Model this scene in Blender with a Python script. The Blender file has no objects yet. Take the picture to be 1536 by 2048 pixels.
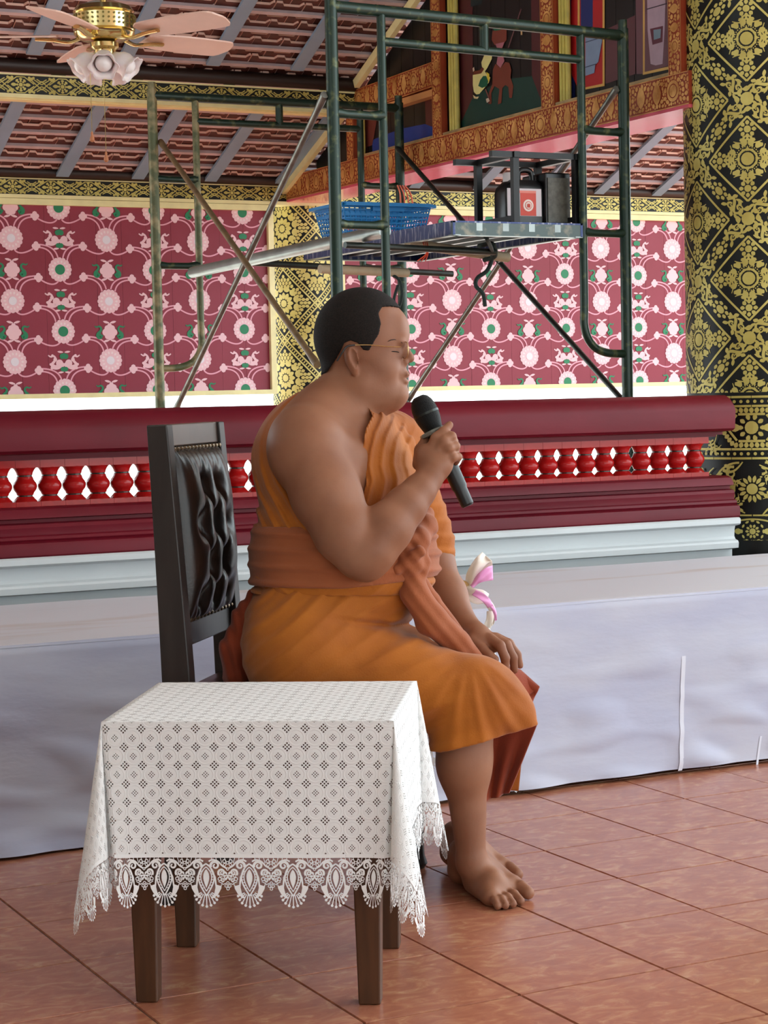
import bpy, bmesh, math, random
import numpy as np
from mathutils import Matrix, Vector

scene = bpy.context.scene
col = scene.collection
random.seed(7)
RNG = np.random.default_rng(7)

# ---------------------------------------------------------------- camera
FPX, CX, CY = 3950.0, 768.0, 1024.0            # focal length in pixels of the 1536x2048 frame
CAM = np.array([0.0, 0.0, 1.10])
def nrm(v):
    v = np.asarray(v, float)
    return v / np.linalg.norm(v)
_d1 = nrm([8910 - CX, -(620 - CY), FPX])        # direction of the balustrade (world X)
_d2 = nrm([-1230 - CX, -(832 - CY), FPX])       # direction across the hall (world Y)
_ax = nrm(_d1 - np.dot(_d1, _d2) * _d2)
_az = np.cross(_ax, _d2)
if _az[1] < 0: _az = -_az
CM = np.array([_ax, _d2, _az])                  # camera axes (right, up, forward) -> world
R_RIGHT, R_UP, R_FWD = CM[:, 0], CM[:, 1], CM[:, 2]

cam_data = bpy.data.cameras.new('camera')
cam = bpy.data.objects.new('camera', cam_data)
col.objects.link(cam)
cam_data.sensor_fit = 'VERTICAL'
cam_data.sensor_height = 36.0
cam_data.lens = FPX / 2048.0 * 36.0
cam_data.clip_start = 0.1
cam_data.clip_end = 400
_m = Matrix.Identity(4)
for i in range(3):
    _m[i][0] = R_RIGHT[i]; _m[i][1] = R_UP[i]; _m[i][2] = -R_FWD[i]; _m[i][3] = CAM[i]
cam.matrix_world = _m
scene.camera = cam

# ---------------------------------------------------------------- light
world = bpy.data.worlds.new('bright_overcast_sky')
scene.world = world
world.use_nodes = True
_bg = world.node_tree.nodes['Background']
_bg.inputs['Color'].default_value = (0.84, 0.95, 1.0, 1)
_bg.inputs['Strength'].default_value = 2.6
_sun = bpy.data.lights.new('sun', 'SUN')
_sun.energy = 5.0
_sun.angle = math.radians(3)
_sun.color = (1.0, 0.96, 0.9)
sun = bpy.data.objects.new('sun', _sun)
col.objects.link(sun)
sun.rotation_euler = (math.radians(-32), math.radians(22), 0)
scene.view_settings.view_transform = 'Standard'
scene.view_settings.look = 'None'
scene.view_settings.gamma = 1.0
scene.view_settings.use_curve_mapping = False
scene.view_settings.exposure = 0.70

# ---------------------------------------------------------------- measuring: sight line of a photo pixel met with a known plane or distance
def ray(x, y):
    return CM @ np.array([(x - CX) / FPX, -(y - CY) / FPX, 1.0])
def P(x, y, d): return CAM + ray(x, y) * d
def Pz(x, y, z):
    r = ray(x, y); return CAM + r * ((z - CAM[2]) / r[2])
def PY(x, y, Y):
    r = ray(x, y); return CAM + r * (Y / r[1])
def PX(x, y, X):
    r = ray(x, y); return CAM + r * (X / r[0])
def CAMP(xc, d, z):                              # level camera coordinates: metres right, metres ahead, height
    f = nrm([R_FWD[0], R_FWD[1], 0]); r = np.array([f[1], -f[0], 0])
    p = CAM + f * d + r * xc
    return np.array([p[0], p[1], z])

# ---------------------------------------------------------------- scene bookkeeping
WORLD = {}
def tag(o, label=None, cat=None, group=None, kind=None):
    if label: o['label'] = label
    if cat: o['category'] = cat
    if group: o['group'] = group
    if kind: o['kind'] = kind
    return o
def set_parent(o, p):
    if p is None: return o
    o.parent = p
    o.matrix_parent_inverse = WORLD[p.name].inverted()
    return o
def empty(name, loc, rz=0.0):
    o = bpy.data.objects.new(name, None)
    o.empty_display_size = 0.1
    col.objects.link(o)
    o.location = Vector([float(a) for a in loc]); o.rotation_euler = (0, 0, rz)
    WORLD[o.name] = Matrix.Translation(o.location) @ Matrix.Rotation(rz, 4, 'Z')
    return o
def thing(name, loc, label, cat, group=None, kind=None):
    return tag(empty(name, loc), label, cat, group, kind)
def place(name, mesh, mat4, parent=None):
    o = bpy.data.objects.new(name, mesh)
    col.objects.link(o)
    o.matrix_world = mat4
    WORLD[o.name] = mat4.copy()
    if parent is not None: set_parent(o, parent)
    return o

# ---------------------------------------------------------------- mesh builder
class MB:
    def __init__(s): s.v = []; s.f = []; s.m = []; s.n = 0
    def add(s, verts, faces, mi=0):
        verts = np.asarray(verts, float).reshape(-1, 3)
        b = s.n
        s.v.append(verts); s.n += len(verts)
        for fc in faces:
            s.f.append([i + b for i in fc]); s.m.append(mi)
        return s
    def box(s, lo, hi, mi=0, M=None):
        x0, y0, z0 = lo; x1, y1, z1 = hi
        v = np.array([[x0,y0,z0],[x1,y0,z0],[x1,y1,z0],[x0,y1,z0],[x0,y0,z1],[x1,y0,z1],[x1,y1,z1],[x0,y1,z1]], float)
        if M is not None: v = M(v)
        return s.add(v, [(3,2,1,0),(4,5,6,7),(0,1,5,4),(1,2,6,5),(2,3,7,6),(3,0,4,7)], mi)
    def beam(s, a, b, w, h, up=(0,0,1), mi=0, w2=None, h2=None):
        a = np.asarray(a, float); b = np.asarray(b, float)
        d = nrm(b - a); sd = nrm(np.cross(d, up)); u = np.cross(sd, d)
        w2 = w if w2 is None else w2; h2 = h if h2 is None else h2
        v = []
        for p, ww, hh in ((a, w, h), (b, w2, h2)):
            for q, r in ((-1,-1),(1,-1),(1,1),(-1,1)): v.append(p + sd*q*ww/2 + u*r*hh/2)
        return s.add(v, [(0,1,2,3),(7,6,5,4),(1,0,4,5),(2,1,5,6),(3,2,6,7),(0,3,7,4)], mi)
    def tube(s, path, r, seg=12, caps=True, mi=0, flat=1.0, up=None):
        path = np.asarray(path, float); n = len(path)
        rr = np.full(n, r, float) if np.isscalar(r) else np.asarray(r, float)
        t = np.gradient(path, axis=0); t /= np.linalg.norm(t, axis=1)[:, None] + 1e-12
        ref = np.array([0,0,1.0]) if up is None else np.asarray(up, float)
        if up is None and abs(np.dot(t[0], ref)) > .9: ref = np.array([1.0,0,0])
        a = nrm(np.cross(t[0], ref)); vs = []
        for i in range(n):
            a = a - t[i] * np.dot(a, t[i]); a = nrm(a); b = np.cross(t[i], a)
            for k in range(seg):
                an = 2*math.pi*k/seg
                vs.append(path[i] + rr[i]*(math.cos(an)*a + flat*math.sin(an)*b))
        fs = []
        for i in range(n-1):
            for k in range(seg):
                k2 = (k+1) % seg
                fs.append((i*seg+k, i*seg+k2, (i+1)*seg+k2, (i+1)*seg+k))
        if caps:
            fs.append(tuple(range(seg-1, -1, -1))); fs.append(tuple((n-1)*seg+k for k in range(seg)))
        return s.add(vs, fs, mi)
    def lathe(s, prof, seg=24, M=None, mi=0, capb=True, capt=True, mis=None):
        vs = []
        for r, z in prof:
            for k in range(seg):
                an = 2*math.pi*k/seg
                vs.append((r*math.cos(an), r*math.sin(an), z))
        vs = np.array(vs)
        if M is not None: vs = M(vs)
        b = s.n; s.v.append(vs); s.n += len(vs)
        for i in range(len(prof)-1):
            for k in range(seg):
                k2 = (k+1) % seg
                s.f.append([b+i*seg+k, b+i*seg+k2, b+(i+1)*seg+k2, b+(i+1)*seg+k]); s.m.append(mis[i] if mis else mi)
        if capb: s.f.append([b+k for k in range(seg-1,-1,-1)]); s.m.append(mi)
        if capt: s.f.append([b+(len(prof)-1)*seg+k for k in range(seg)]); s.m.append(mi)
        return s
    def sweep(s, prof, a, b, mi=0, caps=True):
        """closed profile [(off, z)] in the plane across the run a->b (off = along world +Y)"""
        n = len(prof); vs = []
        for X in (a, b):
            for y, z in prof: vs.append((X, y, z))
        fs = [(i, (i+1) % n, n+(i+1) % n, n+i) for i in range(n)]
        if caps: fs += [tuple(range(n-1,-1,-1)), tuple(range(n, 2*n))]
        return s.add(vs, fs, mi)
    def grid(s, fn, nu, nv, mi=0, closed_u=False):
        U, V = np.meshgrid(np.linspace(0,1,nu), np.linspace(0,1,nv), indexing='ij')
        p = fn(U.ravel(), V.ravel())
        fs = []
        for i in range(nu-1 if not closed_u else nu):
            for j in range(nv-1):
                i2 = (i+1) % nu
                fs.append((i*nv+j, i2*nv+j, i2*nv+j+1, i*nv+j+1))
        return s.add(p, fs, mi)
    def mesh(s, name, mats, smooth=False, fix=True, angle=None):
        me = bpy.data.meshes.new(name)
        v = np.concatenate(s.v) if s.v else np.zeros((0,3))
        me.from_pydata(v.tolist(), [], s.f)
        if not isinstance(mats, (list, tuple)): mats = [mats]
        for m in mats: me.materials.append(m)
        if len(mats) > 1: me.polygons.foreach_set('material_index', s.m)
        if fix:
            bm = bmesh.new(); bm.from_mesh(me); bmesh.ops.recalc_face_normals(bm, faces=bm.faces); bm.to_mesh(me); bm.free()
        if smooth:
            me.polygons.foreach_set('use_smooth', [True]*len(me.polygons))
            if angle is not None: me.set_sharp_from_angle(angle=math.radians(angle))
        me.update()
        return me
    def build(s, name, mats, parent=None, smooth=False, angle=40, bevel=0.0, fix=True, **kw):
        me = s.mesh(name, mats, smooth, fix, angle if smooth else None)
        o = place(name, me, Matrix.Identity(4), parent)
        if bevel:
            md = o.modifiers.new('bevel', 'BEVEL'); md.width = bevel; md.segments = 2; md.limit_method = 'ANGLE'; md.angle_limit = math.radians(40)
        if kw: tag(o, **kw)
        return o

# ---------------------------------------------------------------- materials
def lin(c):
    return tuple(((a/255)/12.92 if a/255 <= .04045 else ((a/255+.055)/1.055)**2.4) for a in c)
def mat(name, rgb, rough=.5, metal=0.0, var=0.0, scale=8.0, bump=0.0, bscale=60.0, rgb2=None, coat=0.0, sheen=0.0, trans=0.0, sss=0.0, spec=.5, stretch=(1,1,1), detail=4.0, lo=.35, hi=.65):
    m = bpy.data.materials.new(name); m.use_nodes = True
    nt = m.node_tree; b = nt.nodes['Principled BSDF']
    c = lin(rgb)
    b.inputs['Base Color'].default_value = (*c, 1)
    b.inputs['Roughness'].default_value = rough
    b.inputs['Metallic'].default_value = metal
    b.inputs['Specular IOR Level'].default_value = spec
    if coat: b.inputs['Coat Weight'].default_value = coat; b.inputs['Coat Roughness'].default_value = .12
    if sheen: b.inputs['Sheen Weight'].default_value = sheen; b.inputs['Sheen Roughness'].default_value = .5
    if trans: b.inputs['Transmission Weight'].default_value = trans
    if sss:
        b.inputs['Subsurface Weight'].default_value = sss
        b.inputs['Subsurface Radius'].default_value = (.012, .005, .003); b.inputs['Subsurface Scale'].default_value = 1.0
    if var or bump:
        tc = nt.nodes.new('ShaderNodeTexCoord'); mp = nt.nodes.new('ShaderNodeMapping')
        mp.inputs['Scale'].default_value = stretch
        nt.links.new(tc.outputs['Object'], mp.inputs['Vector'])
    if var:
        n = nt.nodes.new('ShaderNodeTexNoise'); n.inputs['Scale'].default_value = scale; n.inputs['Detail'].default_value = detail
        nt.links.new(mp.outputs[0], n.inputs['Vector'])
        mr = nt.nodes.new('ShaderNodeMapRange'); mr.inputs[1].default_value = lo; mr.inputs[2].default_value = hi
        nt.links.new(n.outputs['Fac'], mr.inputs[0])
        mx = nt.nodes.new('ShaderNodeMix'); mx.data_type = 'RGBA'
        c2 = lin(rgb2) if rgb2 else tuple(a*(1-var) for a in c)
        mx.inputs[6].default_value = (*c, 1); mx.inputs[7].default_value = (*c2, 1)
        nt.links.new(mr.outputs[0], mx.inputs[0]); nt.links.new(mx.outputs[2], b.inputs['Base Color'])
    if bump:
        n2 = nt.nodes.new('ShaderNodeTexNoise'); n2.inputs['Scale'].default_value = bscale; n2.inputs['Detail'].default_value = 5
        nt.links.new(mp.outputs[0], n2.inputs['Vector'])
        bp = nt.nodes.new('ShaderNodeBump'); bp.inputs['Strength'].default_value = bump; bp.inputs['Distance'].default_value = .01
        nt.links.new(n2.outputs['Fac'], bp.inputs['Height']); nt.links.new(bp.outputs[0], b.inputs['Normal'])
    return m

# ---------------------------------------------------------------- flat printed ornament: outlines in metres, laid on a surface
def rot2(p, a):
    c, s = math.cos(a), math.sin(a); p = np.asarray(p, float)
    return np.stack([p[:,0]*c - p[:,1]*s, p[:,0]*s + p[:,1]*c], 1)
def disc(cx, cy, r, n=14, ry=None, a0=0):
    t = np.arange(n)*2*math.pi/n + a0
    return np.stack([cx + r*np.cos(t), cy + (ry or r)*np.sin(t)], 1)
def petal(cx, cy, ang, r0, r1, w, sharp=1.0):
    u = np.array([0, .2, .45, .7, .88, 1.0]); h = np.array([.35, .7, 1.0, .85, .45*(2-sharp), 0])*w/2
    x = r0 + (r1-r0)*u
    p = np.concatenate([np.stack([x, h], 1), np.stack([x[::-1][1:], -h[::-1][1:]], 1)])
    return rot2(p, ang) + [cx, cy]
def strip(pts, w):
    pts = np.asarray(pts, float); t = np.gradient(pts, axis=0); t /= np.linalg.norm(t, axis=1)[:, None] + 1e-12
    nn = np.stack([-t[:,1], t[:,0]], 1); w = (np.full(len(pts), w) if np.isscalar(w) else np.asarray(w))[:, None]/2
    a = pts + nn*w; b = pts - nn*w
    return [np.array([a[i], a[i+1], b[i+1], b[i]]) for i in range(len(pts)-1)]
def seg(a, b, n=6):
    a = np.asarray(a, float); b = np.asarray(b, float)
    return a + (b-a)*np.linspace(0, 1, n)[:, None]
def ring(cx, cy, r0, r1, n=24, ry=1.0):
    t = np.arange(n+1)*2*math.pi/n
    c = np.stack([np.cos(t), ry*np.sin(t)], 1)
    return [np.array([c[i]*r0, c[i]*r1, c[i+1]*r1, c[i+1]*r0]) + [cx, cy] for i in range(n)]
def flower(cx, cy, rd, rp, n=8, gap=.82, a0=0.0, core=True, sx=1.0):
    out = [disc(cx, cy, rd)] if core else []
    for k in range(n):
        a = a0 + 2*math.pi*k/n
        out.append(petal(cx, cy, a, rd*1.22, rp, 2*math.pi*(rd+rp)/2/n*gap))
    if sx != 1.0: out = [np.stack([cx + (p[:,0]-cx)*sx, p[:,1]], 1) for p in out]
    return out
def spiral(cx, cy, r, a0, turns, w, n=16, sgn=1):
    t = np.linspace(0, 1, n); rr = r*(1 - .82*t); a = a0 + sgn*t*turns*2*math.pi
    return strip(np.stack([cx + rr*np.cos(a), cy + rr*np.sin(a)], 1), w*(1.1 - .6*t))
def moved(polys, ox=0, oy=0, rot=0, sc=1.0, mx=False, my=False):
    out = []
    for p in polys:
        q = np.array(p, float)*sc
        if mx: q = q*[-1, 1]
        if my: q = q*[1, -1]
        if rot: q = rot2(q, rot)
        out.append(q + [ox, oy])
    return out
def clip_rect(p, x0, x1, y0, y1):
    pts = [tuple(a) for a in p]
    for ax, lim, sg in ((0, x0, 1), (0, x1, -1), (1, y0, 1), (1, y1, -1)):
        out = []
        for i in range(len(pts)):
            a, b = pts[i-1], pts[i]
            da, db = sg*(a[ax]-lim), sg*(b[ax]-lim)
            if (da >= 0) != (db >= 0):
                t = da/(da-db); out.append((a[0]+(b[0]-a[0])*t, a[1]+(b[1]-a[1])*t))
            if db >= 0: out.append(b)
        pts = out
        if len(pts) < 3: return None
    return np.array(pts)
def decal_mesh(groups, mapfn, clip=None):
    """groups: list of (polys, height, material index)"""
    mb = MB(); keep = []
    for polys, h, mi in groups:
        for ip, p in enumerate(polys):
            if clip is not None:
                if p[:,0].max() < clip[0] or p[:,0].min() > clip[1] or p[:,1].max() < clip[2] or p[:,1].min() > clip[3]: continue
                if p[:,0].min() < clip[0] or p[:,0].max() > clip[1] or p[:,1].min() < clip[2] or p[:,1].max() > clip[3]:
                    p = clip_rect(p, *clip)
                    if p is None: continue
            keep.append((p, h + (ip % 37)*1.1e-5, mi))
    if keep:
        q = np.concatenate([k[0] for k in keep]); n = [len(k[0]) for k in keep]
        hh = np.repeat([k[1] for k in keep], n); st = np.concatenate([[0], np.cumsum(n)])
        mb.v.append(mapfn(q[:,0], q[:,1], hh)); mb.n = len(q)
        mb.f = [list(range(st[i], st[i+1])) for i in range(len(keep))]; mb.m = [k[2] for k in keep]
    return mb

# ================================================================ the place
M_GROUT = mat('grout', (92, 70, 60), .8)
def floor_tile_mat():
    m = bpy.data.materials.new('terracotta_tile'); m.use_nodes = True
    nt = m.node_tree; b = nt.nodes['Principled BSDF']
    tc = nt.nodes.new('ShaderNodeTexCoord'); geo = nt.nodes.new('ShaderNodeObjectInfo')
    add = nt.nodes.new('ShaderNodeVectorMath'); add.operation = 'ADD'
    sc = nt.nodes.new('ShaderNodeVectorMath'); sc.operation = 'SCALE'; sc.inputs[3].default_value = 9.0
    cmb = nt.nodes.new('ShaderNodeCombineXYZ')
    nt.links.new(geo.outputs['Random'], cmb.inputs[0]); nt.links.new(geo.outputs['Random'], cmb.inputs[2])
    nt.links.new(cmb.outputs[0], sc.inputs[0]); nt.links.new(tc.outputs['Object'], add.inputs[0]); nt.links.new(sc.outputs[0], add.inputs[1])
    mp = nt.nodes.new('ShaderNodeMapping'); mp.inputs['Scale'].default_value = (1.0, 1.7, 1)
    nt.links.new(add.outputs[0], mp.inputs['Vector'])
    n = nt.nodes.new('ShaderNodeTexNoise'); n.inputs['Scale'].default_value = 15; n.inputs['Detail'].default_value = 9; n.inputs['Roughness'].default_value = .62; n.inputs['Distortion'].default_value = 1.2
    nt.links.new(mp.outputs[0], n.inputs['Vector'])
    cr = nt.nodes.new('ShaderNodeValToRGB')
    e = cr.color_ramp.elements
    e[0].position = .30; e[0].color = (*lin((162, 100, 78)), 1)
    e[1].position = .75; e[1].color = (*lin((208, 164, 124)), 1)
    k = e.new(.50); k.color = (*lin((178, 114, 88)), 1)
    k = e.new(.60); k.color = (*lin((190, 130, 98)), 1)
    nt.links.new(n.outputs['Fac'], cr.inputs[0]); nt.links.new(cr.outputs[0], b.inputs['Base Color'])
    b.inputs['Roughness'].default_value = .24
    n2 = nt.nodes.new('ShaderNodeTexNoise'); n2.inputs['Scale'].default_value = 5; n2.inputs['Detail'].default_value = 3
    nt.links.new(add.outputs[0], n2.inputs['Vector'])
    bp = nt.nodes.new('ShaderNodeBump'); bp.inputs['Strength'].default_value = .12; bp.inputs['Distance'].default_value = .02
    nt.links.new(n2.outputs['Fac'], bp.inputs['Height']); nt.links.new(bp.outputs[0], b.inputs['Normal'])
    return m
M_TILE = floor_tile_mat()

# ---- floor: slab, grout and single tiles
fl = MB(); fl.box((-7, -6, -.35), (12.5, 10.35, -.004))
floor = fl.build('floor', M_GROUT, kind='structure')
TS = .3165
tm = MB()
_h = TS/2 - .0016
tm.add([(-_h,-_h,-.01),(_h,-_h,-.01),(_h,_h,-.01),(-_h,_h,-.01),(-_h+.0015,-_h+.0015,0),(_h-.0015,-_h+.0015,0),(_h-.0015,_h-.0015,0),(-_h+.0015,_h-.0015,0)],
       [(4,5,6,7),(0,1,5,4),(1,2,6,5),(2,3,7,6),(3,0,4,7)])
tile_mesh = tm.mesh('floor_tile', M_TILE)
for i in range(-3, 10):
    for j in range(-3, 8):
        x = 1.172 + (i+.5)*TS; y = 3.07 + (j+.5)*TS
        c = CM.T @ (np.array([x, y, 0]) - CAM)
        if c[2] < 2.6 or abs(c[0]/c[2]) > .27: continue
        place('floor_tile', tile_mesh, Matrix.Translation((x, y, random.uniform(-.0006, .0004))), floor)
ob = MB()
for lo, hi in (((-7,-6,-.004),(1.172-3*TS,10.35,-.0005)), ((1.172+10*TS,-6,-.004),(12.5,10.35,-.0005)),
               ((1.172-3*TS,3.07+8*TS,-.004),(1.172+10*TS,10.35,-.0005)), ((1.172-3*TS,-6,-.004),(1.172+10*TS,2.0,-.0005))):
    ob.box(lo, hi)
ob.build('outer_paving', M_TILE, floor, kind='stuff')

M_CONC = mat('sunlit_concrete', (205, 205, 195), .9, var=.12, scale=.6)
gr = MB(); gr.box((-80, -80, -.6), (90, 90, -.36))
gr.build('ground', M_CONC, kind='structure')

# ---- platform under white cloth
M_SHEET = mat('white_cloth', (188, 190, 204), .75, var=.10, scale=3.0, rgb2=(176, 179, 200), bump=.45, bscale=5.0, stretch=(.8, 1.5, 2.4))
M_TOPSH = mat('printed_white_sheet', (206, 205, 212), .6, var=.3, scale=2.0, rgb2=(178, 152, 132), stretch=(.5, 3.4, 1), detail=8, lo=.56, hi=.80, bump=.08, bscale=7)
M_WOODRAW = mat('raw_wood', (120, 90, 60), .7)
PZ, PF, PB = .515, 4.64, 5.575
plat = thing('platform', (2.6, 5.1, 0), 'long low platform draped in white cloth in front of the red balustrade', 'platform')
pb = MB(); pb.box((-1.0, PF+.05, .015), (7.2, PB-.01, PZ-.012)); pb.build('platform_body', M_WOODRAW, plat)
def wv(x, y, seed, n=7, f=3.0):
    r = np.random.default_rng(seed); o = np.zeros_like(x)
    for k in range(n):
        a = r.uniform(0, 2*math.pi); fr = f*r.uniform(.5, 2.2)
        o += np.sin(fr*(x*math.cos(a) + y*math.sin(a)) + r.uniform(0, 6.28))/n
    return o
def top_fn(u, v):
    x = -1.0 + 8.2*u; y = PF + (PB-PF)*v
    z = PZ + .004*wv(x, y*3, 3, 9, 6.0) - .006*(v < .02)
    return np.stack([x, y, z], 1)
tb = MB(); tb.grid(top_fn, 300, 40); tb.build('top_sheet', M_TOPSH, plat, smooth=True, fix=True)
def skirt_fn(u, v):
    x = -1.0 + 8.2*u
    z = PZ + .001 - (PZ - .009 - .005*np.sin(x*2.3+.6)*(v > .98) )*v
    fold = wv(x*1.2, z*2.5, 5, 10, 7.0)
    diag = np.abs(np.sin(x*3.1 + z*5.0 + 1.2*wv(x, z, 9, 5, 3)))
    y = PF - .004 - .034*np.maximum(0, wv(x*1.0 + z*.9, z*3.0 - x*.5, 15, 8, 11.0))*v - .022*np.sin(math.pi*np.clip(v,0,1))*(.6+.4*np.sin(x*1.3+1)) - v*.012 + .012*fold*v + .007*(diag-.5)*v*(1-v*.4)
    y = np.where(v < .03, PF + .004 - v*.2, y)
    return np.stack([x, y, z], 1)
sk = MB(); sk.grid(skirt_fn, 420, 60); skirt = sk.build('cloth_skirt', M_SHEET, plat, smooth=True)
M_TAPE = mat('seam_tape', (212, 214, 226), .6)
for x0, x1, ya, yb in ((1365, 1376, 1312, 1542), (1521, 1527, 1470, 1530)):
    s = MB()
    a, b = PY((x0+x1)/2+3, ya, PF-.03), PY((x0+x1)/2-5, yb, PF-.03)
    def sf(u, v, a=a, b=b, w=(x1-x0)*.00128):
        uu = ((a[0]+(b[0]-a[0])*v) + 1.0)/8.2
        q = skirt_fn(uu, (PZ-(a[2]+(b[2]-a[2])*v))/(PZ-.016))
        q[:,0] += (u-.5)*w; q[:,1] -= .0015
        return q
    s.grid(sf, 3, 24); s.build('seam_strip', M_TAPE, skirt, smooth=True)

# ---- balustrade
M_MAROON = mat('maroon_gloss_paint', (106, 17, 33), .42, var=.3, scale=5, bump=.12, bscale=22, spec=.22, stretch=(.4, 1, 1))
M_REDGLAZE = mat('red_glazed_clay', (178, 26, 26), .20, var=.3, scale=14, spec=.32)
M_BANDGREEN = mat('dark_green_band', (14, 40, 32), .3)
M_WHITEPL = mat('white_painted_plaster', (200, 206, 208), .55, var=.08, scale=5, bump=.05, bscale=12, stretch=(.4, 1, 1))
BX0, BX1 = -1.2, 4.245
bal = thing('balustrade', (2.0, 5.8, 0), 'maroon balustrade with turned red balusters on a white moulded base', 'balustrade')
r = MB()
r.sweep([(5.735,.935),(5.735,.945),(5.675,.95),(5.662,.958),(5.658,1.02),(5.664,1.036),(5.690,1.062),(5.72,1.075),(5.90,1.075),(5.935,1.06),(5.95,1.03),(5.95,.955),(5.87,.945),(5.87,.935)], BX0, BX1)
r.build('top_rail', M_MAROON, bal, smooth=True, angle=25)
r = MB()
r.sweep([(5.745,.928),(5.745,.936),(5.86,.936),(5.86,.928)], BX0, BX1-.02)
r.build('rail_soffit', M_MAROON, bal)
r = MB()
r.sweep([(5.735,.788),(5.715,.782),(5.703,.766),(5.700,.756),(5.722,.752),(5.722,.742),(5.700,.738),(5.694,.728),(5.697,.716),(5.697,.706),(5.684,.702),(5.680,.694),(5.684,.688),(5.668,.684),(5.664,.674),(5.664,.648),(5.668,.643),(5.95,.643),(5.95,.75),(5.87,.788)], BX0, BX1+.02)
r.build('lower_rail', M_MAROON, bal, smooth=True, angle=25)
r = MB()
r.sweep([(5.655,.643),(5.648,.638),(5.648,.622),(5.655,.617),(5.680,.612),(5.684,.60),(5.686,.575),(5.680,.566),(5.664,.560),(5.660,.553),(5.662,.535),(5.70,.528),(5.70,0.0),(5.96,0),(5.96,.643)], BX0, BX1+.01)
r.build('plinth', M_WHITEPL, bal, smooth=True, angle=25)
bm_ = MB()
prof = [(.0365,.802),(.034,.806),(.027,.811),(.0205,.8165),(.0175,.818),(.0175,.8215),(.0205,.823),(.023,.829),(.0275,.833),(.0325,.838),(.0360,.846),(.0355,.853),(.031,.860),(.0245,.866),(.021,.872),(.0195,.8765),(.0165,.878),(.0165,.882),(.0195,.8835),(.020,.888),(.0235,.894),(.029,.9),(.0365,.906)]
mis = [0]*(len(prof)-1); mis[4] = 1; mis[16] = 1
bm_.lathe([(.0383 - (.0383 - a)*.72, b-.8) for a, b in prof], 20, mis=mis)
bm_.box((-.0379, -.036, -.0135), (.0379, .036, .003)); bm_.box((-.0379, -.036, .105), (.0379, .036, .129))
bal_mesh = bm_.mesh('baluster', [M_REDGLAZE, M_BANDGREEN], True, True, 35)
x = 4.16
while x > BX0 + .05:
    place('baluster', bal_mesh, Matrix.Translation((x, 5.79, .8)), bal)
    x -= .0766

# ---- gold-on-black ornament
M_BLACKLAC = mat('black_lacquer', (10, 12, 11), .42, spec=.3)
M_GOLD = mat('gold_leaf_print', (206, 194, 110), .45, metal=.25, var=.3, scale=9, rgb2=(182, 166, 84))
M_GOLDDK = mat('gold_leaf_dull', (120, 108, 52), .4, metal=.35)
M_CREAMY = mat('cream_yellow_paint', (250, 246, 184), .45, var=.12, scale=12)

def kranok(s=1.0):
    """one curling flame leaf, base at origin, growing along +x"""
    out = spiral(.010, .006, .011, -2.2, 1.15, .0042, 14)
    out += strip(np.stack([np.linspace(-.012, .024, 9), -.008 + .012*np.sin(np.linspace(0, 2.6, 9))], 1), np.linspace(.002, .0055, 9))
    for (x, y, a, l) in ((.022,.012,.9,.014),(.026,.003,.2,.016),(.016,.018,1.7,.011),(.004,.019,2.2,.010),(.012,-.004,-.6,.010)):
        out.append(petal(x, y, a, 0, l, .0062))
    return [p*s for p in out]
def diamond_motif(w):
    o = []
    for k in range(4):
        a, b = [np.array(q)*w for q in ((0,1),(1,0),(0,-1),(-1,0),(0,1))[k:k+2]]
        o += strip(seg(a, b, 9), w*.05)
    o.append(disc(0, 0, w*.155, 18))
    o += ring(0, 0, w*.195, w*.245, 24)
    o += [disc(w*.29*math.cos(t), w*.29*math.sin(t), w*.017, 6) for t in np.arange(32)*2*math.pi/32]
    o += flower(0, 0, w*.265, w*.49, 14, .84, core=False)
    for k in range(4):
        a = k*math.pi/2
        o += moved(flower(0, 0, w*.085, w*.215, 8, .86), w*.70*math.cos(a), w*.70*math.sin(a))
        b = a + math.pi/4
        for s in (1, -1):
            o += moved(kranok(w*9.5), w*.42*math.cos(b) + s*w*.13*math.cos(b+math.pi/2), w*.42*math.sin(b) + s*w*.13*math.sin(b+math.pi/2), b + s*2.0, 1.0, False, s < 0)
        o.append(petal(w*.40*math.cos(b), w*.40*math.sin(b), b, 0, w*.11, w*.10))
        for s in (1, -1):
            o += spiral(w*.53*math.cos(a) - s*w*.07*math.sin(a), w*.53*math.sin(a) + s*w*.07*math.cos(a), w*.045, a, 1.1, w*.022, 10, s)
    return o
def band_motif(L):
    """scroll band between two crossing flowers, along +x, length L, centred"""
    o = flower(0, 0, L*.062, L*.135, 8, .84, .39)
    for s in (1, -1):
        t = np.linspace(0, 1, 22)
        q = np.stack([L*(.15 + .24*t), L*.092*np.sin(t*2*math.pi)*(1-.15*t)], 1)*s
        o += strip(q, L*.046*(1.05 - .35*t))
        o += moved(spiral(0, 0, L*.052, 1.6, 1.2, L*.03, 16), s*L*.235, -s*L*.045, 0 if s > 0 else math.pi)
        o += moved(spiral(0, 0, L*.050, -1.6, 1.2, L*.028, 16, -1), s*L*.345, s*L*.05, 0 if s > 0 else math.pi)
        for x, y, a, l in ((.17,-.085,-2.2,.07),(.20,.125,1.2,.06),(.265,.12,.5,.07),(.30,-.125,-1.2,.06),(.36,-.115,-.4,.06),(.40,.085,.8,.06),(.155,.06,2.2,.05),(.39,-.04,.2,.05),(.265,-.075,-.8,.05),(.31,.09,2.0,.05)):
            r = rot2(np.array([[x*L, y*L]]), 0 if s > 0 else math.pi)[0]
            o.append(petal(r[0], r[1], a + (0 if s > 0 else math.pi), -.03*L, l*L, L*.052))
    return o
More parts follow.
